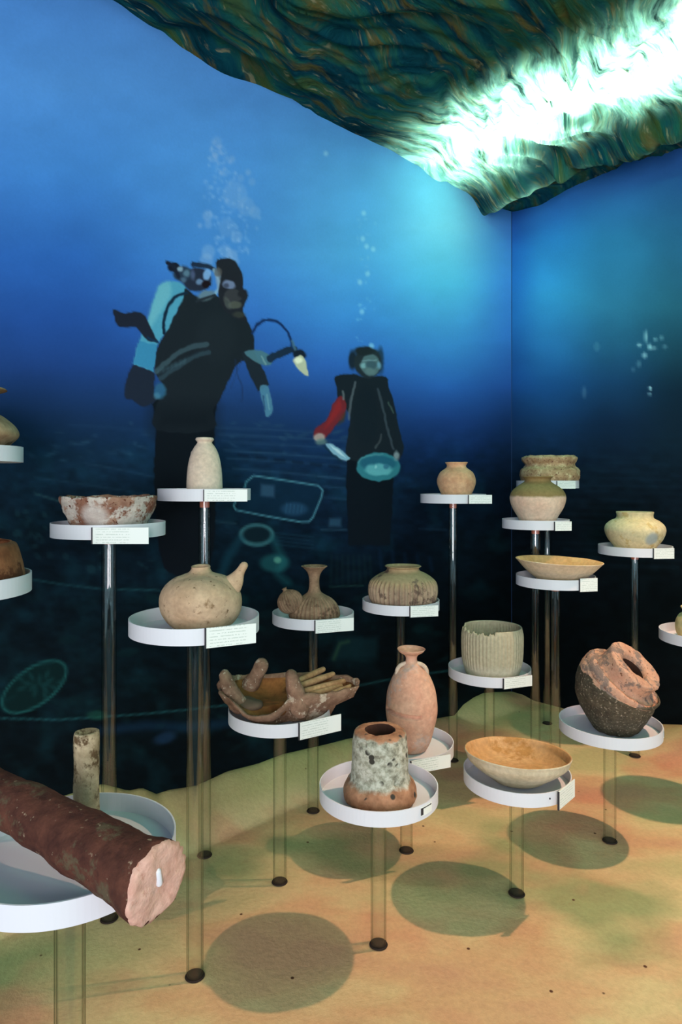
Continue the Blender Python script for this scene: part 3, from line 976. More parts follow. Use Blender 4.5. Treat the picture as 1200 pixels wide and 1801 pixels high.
def ring_mesh(R, gap=None):
    """thin upright band; gap=(a0,a1) angles left open, counted from +x"""
    th = 0.0035; seg = 96
    a0, a1 = (0, 2 * PI) if not gap else (gap[1], gap[0] + 2 * PI)
    vs, fs = [], []
    n = seg + (1 if gap else 0)
    for k in range(n):
        a = a0 + (a1 - a0) * k / seg
        for r, z in ((R, 0), (R, RIM_H), (R - th, RIM_H), (R - th, 0)):
            vs.append((r * math.cos(a), r * math.sin(a), z))
    for k in range(seg):
        k2 = (k + 1) % n
        for j in range(4):
            j2 = (j + 1) % 4
            fs.append((k * 4 + j, k2 * 4 + j, k2 * 4 + j2, k * 4 + j2))
    if gap:
        fs.append((0, 1, 2, 3)); fs.append(tuple((n - 1) * 4 + j for j in (3, 2, 1, 0)))
    return mesh('tray_rim', vs, fs, False)


def stand(label, px, Y, R, zb, card=None, gap=None, rp=0.025, dark=False, screw=False):
    X = x_at(px, Y)
    gz = -0.002
    t = -((X - CX) * DL[0] + (Y - CY) * DL[1]); s = (X - CX) * DR[0] + (Y - CY) * DR[1]
    gz += float(sand_h(np.array(t), np.array(s)))
    root = empty('display_stand', (X, Y, gz), label, 'display stand')
    h = zb - gz
    prof = [(rp, 0), (rp, h), (rp - 0.0045, h), (rp - 0.0045, 0)]
    vs, fs = [], []
    sg = 40
    for r, z in prof:
        for k in range(sg):
            a = 2 * PI * k / sg; vs.append((r * math.cos(a), r * math.sin(a), z))
    for i, i2 in ((0, 1), (2, 3)):   # outer and inner wall; the cut ends sit in the sand and under the disc
        for k in range(sg):
            k2 = (k + 1) % sg
            fs.append((i * sg + k, i * sg + k2, i2 * sg + k2, i2 * sg + k))
    tag(link('post', mesh('post', vs, fs), M_glass, root), 'clear acrylic tube')
    # socket sunk in the sand
    so = lathe_mesh('floor_socket', [(0.0, 0.0032), (rp - 0.006, 0.0032), (rp - 0.004, 0.003), (rp + 0.001, 0.004), (rp + 0.003, 0.0035), (rp + 0.005, 0.0)], 32)
    tag(link('floor_socket', so, M_socket, root), 'dark hole in the sand')
    # copper-pink cap inside the tube head
    ch = 0.030
    cp = lathe_mesh('cap', [(0, h - ch), (rp * 0.70, h - ch), (rp * 0.78, h - ch + 0.004), (rp * 0.78, h - 0.0005), (0, h - 0.0005)], 24)
    tag(link('cap', cp, M_cap, root), 'copper pink cap')
    db = lathe_mesh('tray', [(0, h), (R - 0.006, h), (R - 0.001, h + 0.002), (R - 0.001, h + 0.006), (0, h + 0.006)], 96, smooth=False)
    tag(link('tray', db, M_white, root), 'white disc')
    rm = link('tray_rim', ring_mesh(R, gap), M_white, root); rm.location = (0, 0, h)
    if card:
        phi, s0, s1, hh, dz = card
        phi = math.radians(phi)
        L = s1 - s0
        cm = mesh('caption_card', [(0, 0, 0), (L, 0, 0), (L, 0.003, 0), (0, 0.003, 0), (0, 0, hh), (L, 0, hh), (L, 0.003, hh), (0, 0.003, hh)],
                  [(0, 3, 2, 1), (4, 5, 6, 7), (0, 1, 5, 4), (1, 2, 6, 5), (2, 3, 7, 6), (3, 0, 4, 7)], False)
        o = link('caption_card', cm, M_card, root)
        nx, ny = math.sin(phi), -math.cos(phi)
        tx, ty = math.cos(phi), math.sin(phi)
        q = R + 0.004
        o.location = (nx * q + tx * s0, ny * q + ty * s0, h + dz)
        o.rotation_euler = (0, 0, phi)
        bm_ = mesh('card_clip', [(-.004, -.002, 0), (0, -.002, 0), (0, .004, 0), (-.004, .004, 0), (-.004, -.002, hh), (0, -.002, hh), (0, .004, hh), (-.004, .004, hh)],
                   [(0, 3, 2, 1), (4, 5, 6, 7), (0, 1, 5, 4), (1, 2, 6, 5), (2, 3, 7, 6), (3, 0, 4, 7)], False)
        link('card_clip', bm_, M_dark, o)
    if dark:                      # small printed sticker wrapped on the rim
        phi0 = math.radians(dark)
        vs, fs = [], []
        n = 8; q = R + 0.0008
        for k in range(n + 1):
            a = -PI / 2 + phi0 + k / n * 0.055 / R
            for z, e in ((0.012, 0), (0.040, 0), (0.040, 0.0012), (0.012, 0.0012)):
                vs.append(((q + e) * math.cos(a), (q + e) * math.sin(a), h + z))
        for k in range(n):
            for j in range(4):
                fs.append((k * 4 + j, (k + 1) * 4 + j, (k + 1) * 4 + (j + 1) % 4, k * 4 + (j + 1) % 4))
        fs += [(0, 1, 2, 3), tuple(n * 4 + j for j in (3, 2, 1, 0))]
        o = link('sticker', mesh('sticker', vs, fs, False), M_card, root)
        vs, fs = [], []
        q = R + 0.0022
        for (u0, u1, za, zb_) in ((0.0, 0.010, 0.016, 0.037), (0.010, 0.050, 0.034, 0.037)):
            b0 = len(vs)
            for u in (u0, u1):
                a = -PI / 2 + phi0 + u / R
                for z, e in ((za, 0), (zb_, 0), (zb_, 0.001), (za, 0.001)):
                    vs.append(((q + e) * math.cos(a), (q + e) * math.sin(a), h + z))
            for j in range(4):
                fs.append((b0 + j, b0 + 4 + j, b0 + 4 + (j + 1) % 4, b0 + (j + 1) % 4))
            fs += [(b0, b0 + 1, b0 + 2, b0 + 3), (b0 + 7, b0 + 6, b0 + 5, b0 + 4)]
        link('print_mark', mesh('print_mark', vs, fs, False), M_dark, o)
    if screw:
        sc = lathe_mesh('screw', [(0, 0), (0.003, 0), (0.003, 0.002), (0, 0.003)], 12)
        o = link('screw', sc, M_dark, root)
        a = math.radians(20)
        o.location = (math.sin(a) * R, -math.cos(a) * R, h + 0.026); o.rotation_euler = (PI / 2, 0, a)
    stand_root['last'] = root
    return X, Y, zb + 0.006


CARD = (26, -0.017, 0.127, 0.056, -0.008)
ST = {}
ST['left_up'] = stand('display stand cut by the left edge of the photo, the higher of the two there', -80, 2.00, 0.186, z_at(809, 1.83), (50, 0.0, 0.03, 0.045, -0.004))
ST['left_low'] = stand('display stand cut by the left edge of the photo, the lower of the two there', -98, 1.66, 0.197, z_at(1058, 1.56))
ST['crust'] = stand('tall display stand with centred caption card, under the encrusted red bowl', 192, 2.30, 0.187, z_at(950, 2.11), (0, 0.014, 0.190, 0.052, -0.012))
ST['flask'] = stand('tall display stand in front of the large printed diver, under a pale narrow flask', 360, 2.69, 0.183, z_at(882, 2.51), (2, 0.030, 0.190, 0.045, 0.0))
ST['askos'] = stand('display stand with a thick tube under the round beige spouted pot', 343, 2.034, 0.193, z_at(1137, 1.84), CARD)
ST['twin'] = stand('display stand under the small ribbed double vessel', 551, 3.05, 0.185, z_at(1109, 2.87), (20, -0.05, 0.125, 0.056, -0.010))
ST['ribjar'] = stand('display stand under the squat ribbed grey-brown jar', 705, 3.20, 0.183, z_at(1084, 3.02), (12, -0.012, 0.12, 0.050, -0.004))
ST['smalljar'] = stand('tall display stand under the small orange jar, left of the room corner', 797, 3.60, 0.174, z_at(886, 3.43), (4, 0.04, 0.16, 0.045, 0.0))
ST['crustring'] = stand('display stand furthest back in the room corner, under the crusty squat pot', 963, 4.15, 0.186, z_at(859, 3.98), (3, -0.01, 0.10, 0.046, -0.002))
ST['cream'] = stand('display stand in front of the corner under the jar with olive shoulder', 942, 3.45, 0.167, z_at(933, 3.28), (6, 0.03, 0.115, 0.045, -0.002))
ST['dish'] = stand('display stand in the corner cluster under the shallow flaring dish', 977, 3.20, 0.182, z_at(1039, 3.02), (14, 0.01, 0.10, 0.060, -0.006))
ST['pale'] = stand('display stand before the right wall under the pale jar with a grey spot', 1117, 3.66, 0.189, z_at(981, 3.47), (6, -0.006, 0.106, 0.055, -0.006))
ST['right'] = stand('display stand cut by the right edge of the photo', 1242, 3.05, 0.194, z_at(1142, 2.9))
ST['cyl'] = stand('display stand under the pale ribbed cylindrical pot with broken rim', 861, 3.20, 0.193, z_at(1209, 3.02), (20, -0.05, 0.10, 0.048, -0.002))
ST['broken'] = stand('display stand at the right under the big dark broken pot', 1073, 2.796, 0.202, z_at(1320, 2.60), None, dark=60)
ST['bowl'] = stand('display stand under the wide orange shallow bowl on the right', 909, 2.44, 0.190, z_at(1421, 2.25), (48, -0.075, 0.055, 0.062, -0.010), screw=True)
ST['jug'] = stand('display stand standing behind the pitted grey pot, under the reddish flask', 715, 2.723, 0.190, z_at(1357, 2.53), (22, -0.08, 0.09, 0.050, -0.004))
ST['pit'] = stand('low display stand in the front middle under the pitted grey pot', 666, 2.172, 0.1914, z_at(1456, 1.98), None, dark=38)
ST['stove'] = stand('display stand under the large three-horned vessel', 492, 2.511, 0.190, z_at(1299, 2.32), (32, -0.02, 0.150, 0.060, -0.012))
ST['big'] = stand('nearest display stand, bottom left, with its rim cut open for the amphora', 123, 1.35, 0.2075, z_at(1641, 1.1425), None, gap=(math.radians(-45), math.radians(-8)), rp=0.030)
stand_root['big'] = stand_root['last']

# ------------------------------------------------------------------ the pots


def pot_prof(outer, zf, Y, t=0.006, base_in=0.9, n=5):
    """outer: (half width px, y px) from foot to rim. Returns local profile above zf."""
    k = Y / FPX
    P = [(hw * k, EYE - (y - HOR) * k - zf) for hw, y in outer]
    P[0] = (P[0][0], 0.0)
    P = catmull(P, n)
    ins = []
    for r, z in reversed(P):
        if z > t * 1.2:
            ins.append((max(r - t, 0.001), z))
    rim_r, rim_z = P[-1]
    prof = [(0.0, 0.002), (P[0][0] * base_in, 0.0)] + P + [(rim_r - t * 0.3, rim_z + t * 0.35), (rim_r - t * 0.8, rim_z + t * 0.2)] + ins + [(0.0, t * 1.2)]
    return prof


def pot(name, label, cat, st, outer, mat, dpx=0, t=0.006, seg=72, fn=None, amp=0.002, sc=12, seed=1.0, amp2=0, sc2=0, dY=0, rot=0, tilt=None, n=5, mat_in=None):
    X, Y, zf = ST[st]
    Y2 = Y + dY
    X2 = X + dpx * Y2 / FPX
    prof = pot_prof(outer, zf, Y2, t, n=n)
    me = lathe_mesh(name, prof, seg, fn)
    if amp:
        disp(me, amp, sc, seed, amp2, sc2)
    zmin = min(v.co.z for v in me.vertices)
    for v in me.vertices:
        v.co.z -= zmin
    o = link(name, me, mat)
    if mat_in:
        me.materials.append(mat_in)
        half = (2 + (len(outer) - 1) * n + 1) * seg
        for p in me.polygons:
            if min(p.vertices) >= half:
                p.material_index = 1
    o.location = (X2, Y2, zf + 0.0003)
    o.rotation_euler = (0, 0, rot)
    if tilt:
        o.rotation_euler = (tilt[0], tilt[1], rot)
    tag(o, label, cat)
    return o


def ribs(n, amp, z0, z1, soft=0.01):
    def f(p, u, a):
        k = min(1, max(0, (p.z - z0) / soft)) * min(1, max(0, (z1 - p.z) / soft))
        r = math.hypot(p.x, p.y)
        if r > 0.01:
            g_ = 1 + k * amp * (abs(math.cos(n * a / 2)) - 0.6) / r
            return Vector((p.x * g_, p.y * g_, p.z))
        return p
    return f


# jars at the left edge
pot('clay_jar', 'beige rounded jar cut by the left edge, on the higher stand', 'jar', 'left_up',
    [(60, 785), (88, 782), (104, 765), (98, 748), (80, 733), (62, 722), (54, 706), (60, 692), (74, 686), (84, 684)],
    clay('clay_jar_beige', (150, 120, 88), (196, 166, 128), (118, 92, 62), s1=20, s3=16), seed=2, amp=0.004)
pot('clay_cup', 'rusty brown straight-sided pot cut by the left edge, on the lower stand', 'pot', 'left_low',
    [(112, 1040), (128, 1030), (127, 1005), (121, 980), (115, 962), (108, 958)],
    clay('clay_cup_rust', (120, 72, 44), (164, 108, 72), (96, 54, 32)), seed=3, amp=0.004)
# encrusted bowl
pot('encrusted_bowl', 'wide red-brown bowl with thick whitish sea crust, on the tall left stand', 'bowl', 'crust',
    [(56, 928), (64, 922), (72, 908), (77, 896), (81, 884), (82, 877)],
    clay('crust_clay', (124, 74, 56), (172, 134, 110), (206, 194, 180), s1=16, s3=13, thr3=0.50, speck=(104, 60, 44), thr=0.6, bump=0.9,
         spot=((0.0, -0.15, 0.06), 0.055, (206, 196, 186), 0.7)),
    seed=4, amp=0.007, sc=16, amp2=0.004, sc2=60, t=0.010)
# pale flask
f = pot('clay_flask', 'pale cream conical flask with tiny loop handles, in front of the large printed diver', 'flask', 'flask',
        [(29, 870), (31, 862), (31, 845), (29, 822), (25, 802), (19, 788), (14, 781), (13, 778), (16, 774), (15, 771)],
        clay('clay_cream', (222, 198, 172), (236, 214, 190), s1=8, bump=0.2), seed=5, amp=0.001)
k = 2.69 / FPX
for sg_ in (-1, 1):
    me = tube_mesh('handle', catmull([(sg_ * 12 * k, -0.004, 0.192), (sg_ * 19 * k, -0.006, 0.190), (sg_ * 22 * k, -0.006, 0.176), (sg_ * 18 * k, -0.004, 0.165)], 4), 0.005, 10)
    link('handle', me, f.data.materials[0], f)
# round spouted pot
M_ask = clay('clay_askos', (186, 152, 118), (214, 182, 148), (148, 116, 84), s1=9, s3=10, thr3=0.60, speck=(110, 84, 60), thr=0.66)
f = pot('spouted_pot', 'round beige closed pot with a broken collar and a horn spout', 'pot', 'askos',
        [(40, 1106), (54, 1098), (66, 1080), (71, 1061), (70, 1044), (62, 1029), (48, 1018), (32, 1012), (22, 1008), (17, 1002), (17, 998)],
        M_ask, dpx=10, seed=6, amp=0.008, sc=9)
k = 2.034 / FPX
me = tube_mesh('spout', *capsule(catmull([(38 * k, 0, 0.100), (57 * k, 0, 0.138), (69 * k, 0, 0.170), (76 * k, 0, 0.190)], 4), [x[0] for x in catmull([(0.048, 0), (0.030, 0), (0.016, 0), (0.0125, 0)], 4)]), seg=20)
disp(me, 0.003, 25, 3); link('spout', me, M_ask, f)
# double vessel
M_twin = clay('clay_twin', (124, 98, 76), (164, 134, 106), (98, 74, 58), s1=24, speck=(170, 140, 110), thr=0.66)
k = 3.05 / FPX
f = pot('double_vessel', 'small brown ribbed flask with tall flaring neck and a second bulb at its side', 'flask', 'twin',
        [(37, 1092), (43, 1085), (43, 1074), (38, 1062), (28, 1052), (17, 1045), (11, 1039), (9, 1026), (10, 1013), (15, 1003), (23, 996)],
        M_twin, dpx=2, seed=7, amp=0.0012, seg=160, fn=ribs(34, 0.011, 0.01, 0.11), t=0.005)
prof = catmull([(0.001, 0), (0.030, 0.006), (0.050, 0.028), (0.056, 0.052), (0.048, 0.078), (0.028, 0.098), (0.012, 0.106), (0.010, 0.114), (0.013, 0.118)], 5)
me = lathe_mesh('side_bulb', prof + [(0.008, 0.118), (0.0, 0.10)], 120, ribs(26, 0.008, 0.004, 0.104))
for v in me.vertices:
    v.co = Matrix.Rotation(math.radians(-24), 3, 'Y') @ v.co + Vector((-33 * k, -0.045, 0.046))
link('side_bulb', me, M_twin, f)
me = tube_mesh('bridge', catmull([(-22 * k, -0.01, 0.03), (-32 * k, -0.01, 0.05), (-36 * k, -0.01, 0.075)], 4), [0.03] * 9, 16); link('bridge', me, M_twin, f)
# ribbed squat jar
pot('ribbed_jar', 'squat grey-brown jar with vertical ribs and a wide low rim', 'jar', 'ribjar',
    [(46, 1073), (52, 1064), (58, 1046), (58, 1030), (53, 1018), (42, 1010), (33, 1006), (29, 1003), (28, 999), (32, 996)],
    clay('clay_ribbed', (146, 124, 104), (184, 160, 130), (110, 90, 76), s1=12, zsplit=(0.125, (176, 150, 112), 0.02, 0.02)),
    dpx=4, seed=8, amp=0.0015, seg=200, fn=ribs(40, 0.018, 0.015, 0.14, 0.02))
# small orange jar
pot('small_jar', 'small pale orange jar with short neck, left of the room corner', 'jar', 'smalljar',
    [(21, 874), (28, 866), (33, 852), (33, 842), (29, 832), (22, 826), (18, 823), (17, 819), (20, 814)],
    clay('clay_orange', (208, 152, 112), (228, 182, 140), (176, 118, 84), s1=18, thr3=0.62), dpx=6, seed=9, amp=0.003, sc=18)
# crusty pot in the corner
pot('crusty_pot', 'squat crusty tan pot furthest back in the room corner', 'pot', 'crustring',
    [(42, 856), (48, 848), (51, 838), (50, 828), (44, 823), (42, 818), (46, 812), (47, 807), (43, 804)],
    clay('clay_crusty', (168, 132, 94), (206, 176, 132), (222, 200, 154), s1=26, s3=24, speck=(120, 80, 62), thr=0.60, bump=1.0),
    dpx=4, seed=10, amp=0.006, sc=22, amp2=0.004, sc2=70)
# cream jar with olive shoulder
pot('cream_jar', 'cream jar with olive-brown shoulder and a narrow rim, in front of the corner', 'jar', 'cream',
    [(27, 919), (34, 910), (44, 892), (48, 876), (44, 864), (34, 855), (26, 850), (22, 846), (23, 842), (27, 839)],
    clay('clay_cream_jar', (226, 190, 162), (238, 210, 182), s1=10, zsplit=(0.172, (150, 124, 78), 0.03, 0.006), thr3=0.66, c3=(196, 150, 116)),
    dpx=4, seed=11, amp=0.002)
# flaring dish
pot('shallow_dish', 'shallow flaring cream dish in the corner cluster', 'dish', 'dish',
    [(30, 1026), (34, 1022), (48, 1012), (60, 1001), (70, 990), (74, 986)],
    clay('clay_dish', (216, 190, 154), (232, 208, 174), (196, 158, 124), s1=10, thr3=0.62), mat_in=clay('clay_dish_inside', (218, 176, 116), (232, 196, 140)), dpx=5, seed=12, amp=0.002, tilt=(0, math.radians(2.2)))
# pale jar
pot('pale_jar', 'pale yellow squat jar with a blue-grey spot, before the right wall', 'jar', 'pale',
    [(30, 968), (36, 960), (45, 948), (50, 934), (48, 924), (40, 916), (32, 912), (30, 907), (31, 901)],
    clay('clay_pale', (214, 194, 146), (228, 214, 170), (204, 178, 120), s1=7, bump=0.2, spot=((0.03, -0.142, 0.085), 0.045, (158, 166, 162))), seed=13, amp=0.0015)
# right edge pot
pot('clay_jug', 'yellowish rounded pot barely seen at the right edge', 'pot', 'right',
    [(36, 1128), (46, 1118), (49, 1100), (44, 1086), (36, 1078), (40, 1070)],
    clay('clay_yellow', (190, 170, 112), (210, 190, 140)), seed=14)


# ribbed cylinder with broken rim
def cylfn(p, u, a):
    p = ribs(52, 0.006, 0.03, 0.215, 0.03)(p, u, a)
    aa = (math.degrees(a)) % 360
    lo = 0.205
    if 150 < aa < 262 and p.z > lo:          # the missing piece of the rim, at the left
        jag = 0.006 * math.sin(aa * 0.35) + 0.004 * math.sin(aa * 0.9)
        if 186 < aa < 192:
            return p
        p = Vector((p.x, p.y, min(p.z, lo + jag)))
    return p


pot('ribbed_cylinder_pot', 'pale grey-green cylindrical pot with fine vertical ribs and a broken rim', 'pot', 'cyl',
    [(38, 1200), (44, 1190), (49, 1178), (52, 1160), (53, 1140), (53, 1122), (52, 1112), (51, 1106)],
    clay('clay_greygreen', (188, 184, 158), (216, 212, 188), s1=8, zsplit=(0.06, (186, 176, 146), 0.02, 0.03), bump=0.3), dpx=5, seed=15, amp=0.0008, seg=220, fn=cylfn, t=0.008)

# big broken pot
X, Y, zf = ST['broken']
prof = [(0, 0), (0.080, 0.0), (0.094, 0.012), (0.120, 0.055), (0.148, 0.11), (0.164, 0.160), (0.168, 0.195), (0.164, 0.215), (0.157, 0.226)]
outerp = catmull(prof[1:], 5)
neck = [(0.148, 0.232), (0.130, 0.236), (0.119, 0.240), (0.115, 0.250), (0.114, 0.265), (0.115, 0.290), (0.117, 0.304), (0.115, 0.311), (0.108, 0.314), (0.080, 0.313), (0.062, 0.309), (0.056, 0.300)]
hole = [(0.054, 0.285), (0.054, 0.25), (0.052, 0.20), (0.03, 0.17), (0.0, 0.165)]
P = [(0, 0)] + outerp + neck + hole


def bend(p):
    z0, z1 = 0.13, 0.255
    u = min(1, max(0, (p.z - z0) / (z1 - z0)))
    ang = math.radians(42) * u * u * (3 - 2 * u)
    # integrate the spine
    n = 12; pos = Vector((0, 0, min(p.z, z0)))
    ax = Vector((0.72, 0.70, 0)).normalized()      # turning about this axis leans the neck to the right and the front
    if p.z > z0:
        dz = (p.z - z0) / n
        for i in range(n):
            uu = min(1, (dz * (i + .5)) / (z1 - z0)); aa = math.radians(42) * uu * uu * (3 - 2 * uu)
            pos += (Matrix.Rotation(aa, 3, ax) @ Vector((0, 0, 1))) * dz
    return pos + Matrix.Rotation(ang, 3, ax) @ Vector((p.x, p.y, 0))


M_pink = clay('clay_pink', (200, 148, 120), (222, 174, 142), (140, 118, 106), s1=14, s3=14, thr3=0.49, speck=(120, 78, 56), thr=0.64, bump=0.9)
M_brk = clay('clay_broken', (70, 62, 50), (98, 88, 70), None, speck=(146, 132, 112), s1=22, s2=90, thr=0.60, bump=1.2)
me = lathe_mesh('broken_pot', P, 120, None, bend)
M_hole_shade = plain('interior_shade', (58, 34, 24), 0.95)  # shade inside the pot mouths, painted as a dark brown
disp(me, 0.005, 11, 5, 0.003, 45)
zm = min(v.co.z for v in me.vertices)
for v in me.vertices:
    v.co.z = (v.co.z - zm)
me.materials.append(M_brk); me.materials.append(M_pink); me.materials.append(M_hole_shade)
i_pink = len(outerp) - 8; i_hole = 1 + len(outerp) + len(neck)
for p in me.polygons:
    i = min(p.vertices) // 120; kk_ = min(p.vertices) % 120
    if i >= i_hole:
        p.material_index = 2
    elif i >= i_pink + 3 * noise.noise(Vector((kk_ * 0.17, 0.3, 0))):
        p.material_index = 1
f = link('broken_pot', me); f.location = (x_at(1084, Y), Y, zf + 0.0003)
tag(f, 'large dark encrusted pot with a pinkish crooked broken neck, on the right', 'pot')
# loose overlapping shard around the neck
vs, fs = [], []
nn = 60
for i in range(nn):
    a = math.radians(-215 + 190 * i / (nn - 1))
    j = 0.006 * noise.noise(Vector((i * 0.21, 1.3, 0)))
    w_ = math.sin(PI * i / (nn - 1)) ** 0.4
    for r, z in ((0.160, 0.214), (0.163, 0.226 + j), (0.156, 0.228 + 0.026 * w_ + j), (0.147, 0.231 + 0.026 * w_ + j), (0.150, 0.218)):
        vs.append(bend(Vector((r * math.cos(a), r * math.sin(a), z))))
for i in range(nn - 1):
    for j in range(5):
        j2 = (j + 1) % 5
        fs.append((i * 5 + j, (i + 1) * 5 + j, (i + 1) * 5 + j2, i * 5 + j2))
fs += [(4, 3, 2, 1, 0), tuple((nn - 1) * 5 + j for j in range(5))]
me = mesh('rim_shard', vs, fs); disp(me, 0.004, 25, 2)
tag(link('rim_shard', me, M_pink, f), 'pinkish broken shoulder ridge')

# wide shallow bowl
M_bowl_in = clay('clay_bowl_inside', (206, 152, 94), (224, 178, 126), (196, 144, 84), s1=8, s3=6, thr3=0.56, bump=0.3)
M_bowl = clay('clay_bowl', (198, 182, 150), (216, 202, 172), s1=8, bump=0.3)
f = pot('shallow_bowl', 'wide shallow bowl, orange inside and cream outside, front right', 'bowl', 'bowl',
        [(36, 1392), (38, 1388), (52, 1380), (72, 1367), (86, 1354), (90, 1344), (92, 1340)],
        M_bowl, dpx=1, seed=16, amp=0.002, t=0.007, tilt=(math.radians(-5), math.radians(2)), mat_in=M_bowl_in)
# reddish flask


def crack(p, u, a):
    aa = math.degrees(a) % 360
    r = math.hypot(p.x, p.y)
    zc = 0.158 - 0.016 * max(0, (aa - 180)) / 100 if aa < 300 else 9
    if 185 < aa < 288 and abs(p.z - zc) < 0.0085 and r > 0.06:
        return Vector((p.x * 0.82, p.y * 0.82, p.z))
    return p


M_flask = clay('clay_flask_red', (208, 152, 124), (228, 182, 152), (206, 176, 158), s1=10, s3=7, thr3=0.54, speck=(232, 204, 180), thr=0.72)
X, Y, zf = ST['jug']
kk = Y / FPX
f = pot('tall_flask', 'tall reddish flask with crack, small neck handles and flared mouth', 'flask', 'jug',
        [(20, 1332), (24, 1326), (34, 1308), (41, 1285), (45, 1262), (45, 1245), (42, 1222), (35, 1202), (26, 1188), (17, 1180), (12, 1174), (10, 1166), (13, 1160), (21, 1155), (25, 1150)],
        M_flask, dpx=9, seed=17, amp=0.003, sc=14, fn=crack, seg=120, n=14)
top = z_at(1150, Y) - zf
for sg_ in (-1, 1):
    me = tube_mesh('handle', catmull([(sg_ * 9 * kk, -0.004, top - 0.036), (sg_ * 20 * kk, -0.012, top - 0.044), (sg_ * 26 * kk, -0.012, top - 0.066), (sg_ * 26 * kk, -0.008, top - 0.105)], 5), [0.0085] * 16, 12)
    link('handle', me, clay('clay_handle', (206, 182, 156), (222, 200, 176)), f)

# pitted grey pot
X, Y, zf = ST['pit']
k = Y / FPX
outer = [(0.100, 0.0), (0.116, 0.006), (0.119, 0.024), (0.110, 0.048), (0.098, 0.064), (0.0915, 0.085), (0.090, 0.13), (0.088, 0.175), (0.084, 0.205)]
O = catmull(outer, 6)
prof = [(0, 0)] + O + catmull([(0.082, 0.212), (0.068, 0.218), (0.052, 0.219), (0.046, 0.214), (0.043, 0.200), (0.036, 0.14), (0.034, 0.08), (0.0, 0.06)], 4)


def pits(p, u, a):
    # bowls eaten in by the sea
    r = math.hypot(p.x, p.y)
    if r < 0.07 or p.z < 0.07:
        return p
    d = noise.cell_vector if False else None
    q = Vector((a * 1.9, p.z * 21, 4.0))
    dist = noise.voronoi(q)[0][0]
    g_ = max(0, 0.22 - dist) / 0.22
    return Vector((p.x * (1 - 0.10 * g_), p.y * (1 - 0.10 * g_), p.z))


me = lathe_mesh('pitted_pot', prof, 150, pits)
disp(me, 0.004, 16, 8, 0.0016, 80)
zm = min(v.co.z for v in me.vertices)
for v in me.vertices:
    v.co.z -= zm


def pit_mat():
    m, nt, b = new_mat('clay_pitted')
    v = coords(nt)
    tc = nt.nodes.new('ShaderNodeTexCoord'); sp = N(nt, 'ShaderNodeSeparateXYZ'); nt.links.new(tc.outputs['Object'], sp.inputs[0])
    n1 = noisef(nt, v, 45, 5, 0.7)
    grey = ramp(nt, n1, [(0.32, lin((104, 100, 84))), (0.45, lin((150, 148, 128))), (0.62, lin((194, 192, 174)))])
    n0 = noisef(nt, v, 22, 4, 0.6)
    brown = ramp(nt, n0, [(0.35, lin((128, 86, 58))), (0.65, lin((178, 130, 96)))])
    wob = N(nt, 'ShaderNodeMath', operation='MULTIPLY_ADD'); nt.links.new(n0, wob.inputs[0]); wob.inputs[1].default_value = 0.04; nt.links.new(sp.outputs[2], wob.inputs[2])
    f1 = ramp(nt, wob.outputs[0], [(0.078, 0.0), (0.09, 1.0), (0.226, 1.0), (0.233, 0.0)])
    col = mixc(nt, f1, brown, grey)
    vo = N(nt, 'ShaderNodeTexVoronoi'); vo.inputs['Scale'].default_value = 26; nt.links.new(v, vo.inputs['Vector'])
    pf = ramp(nt, vo.outputs['Distance'], [(0.20, 1.0), (0.28, 0.0)])
    mask = ramp(nt, noisef(nt, v, 14, 2), [(0.50, 0.0), (0.56, 1.0)])
    mm = N(nt, 'ShaderNodeMath', operation='MULTIPLY'); nt.links.new(pf, mm.inputs[0]); nt.links.new(mask, mm.inputs[1])
    col = mixc(nt, mm.outputs[0], col, lin((50, 46, 38)))
    nt.links.new(col, b.inputs['Base Color']); b.inputs['Roughness'].default_value = 0.9
    bp = N(nt, 'ShaderNodeBump'); bp.inputs['Strength'].default_value = 0.8; bp.inputs['Distance'].default_value = 0.004
    nt.links.new(n1, bp.inputs['Height']); nt.links.new(bp.outputs[0], b.inputs['Normal'])
    return m


me.materials.append(pit_mat()); me.materials.append(M_hole_shade)
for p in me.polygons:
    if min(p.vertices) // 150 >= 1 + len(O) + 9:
        p.material_index = 1  # painted shade down the top hole
f = link('pitted_pot', me); f.location = (x_at(668, Y), Y - 0.02, zf + 0.0003)
tag(f, 'pitted grey-green cylindrical pot with a brown foot and small top hole, front middle', 'pot')

# ------------------------------------------------------------------ three-horned vessel (portable stove)
X, Y, zf = ST['stove']
M_stove = clay('clay_stove', (112, 82, 64), (158, 124, 100), (196, 176, 152), s1=18, s3=14, thr3=0.56, speck=(214, 196, 172), thr=0.66, bump=1.2)
M_inner = clay('clay_stove_inner', (112, 68, 36), (158, 104, 56), (90, 50, 26), s1=12)
x0 = x_at(509, Y) - X
outl = catmull([(-0.262, 0.0), (-0.25, -0.07), (-0.20, -0.130), (-0.11, -0.155), (0.0, -0.140), (0.11, -0.110), (0.20, -0.070), (0.255, -0.030), (0.270, 0.0),
                (0.250, 0.045), (0.18, 0.095), (0.07, 0.135), (-0.04, 0.150), (-0.14, 0.145), (-0.21, 0.11), (-0.25, 0.06), (-0.262, 0.0)], 6)[:-1]
nO = len(outl)


def rimz(x, y):
    z = (0.106 if y < 0 else 0.118) + 0.004 * math.sin(x * 20)
    z -= 0.050 * math.exp(-((x + 0.10) / 0.085) ** 4) * (1 if y < 0 else 0)       # scooped fire mouth at the front
    z += 0.012 * math.exp(-((x - 0.25) / 0.06) ** 2)
    return z


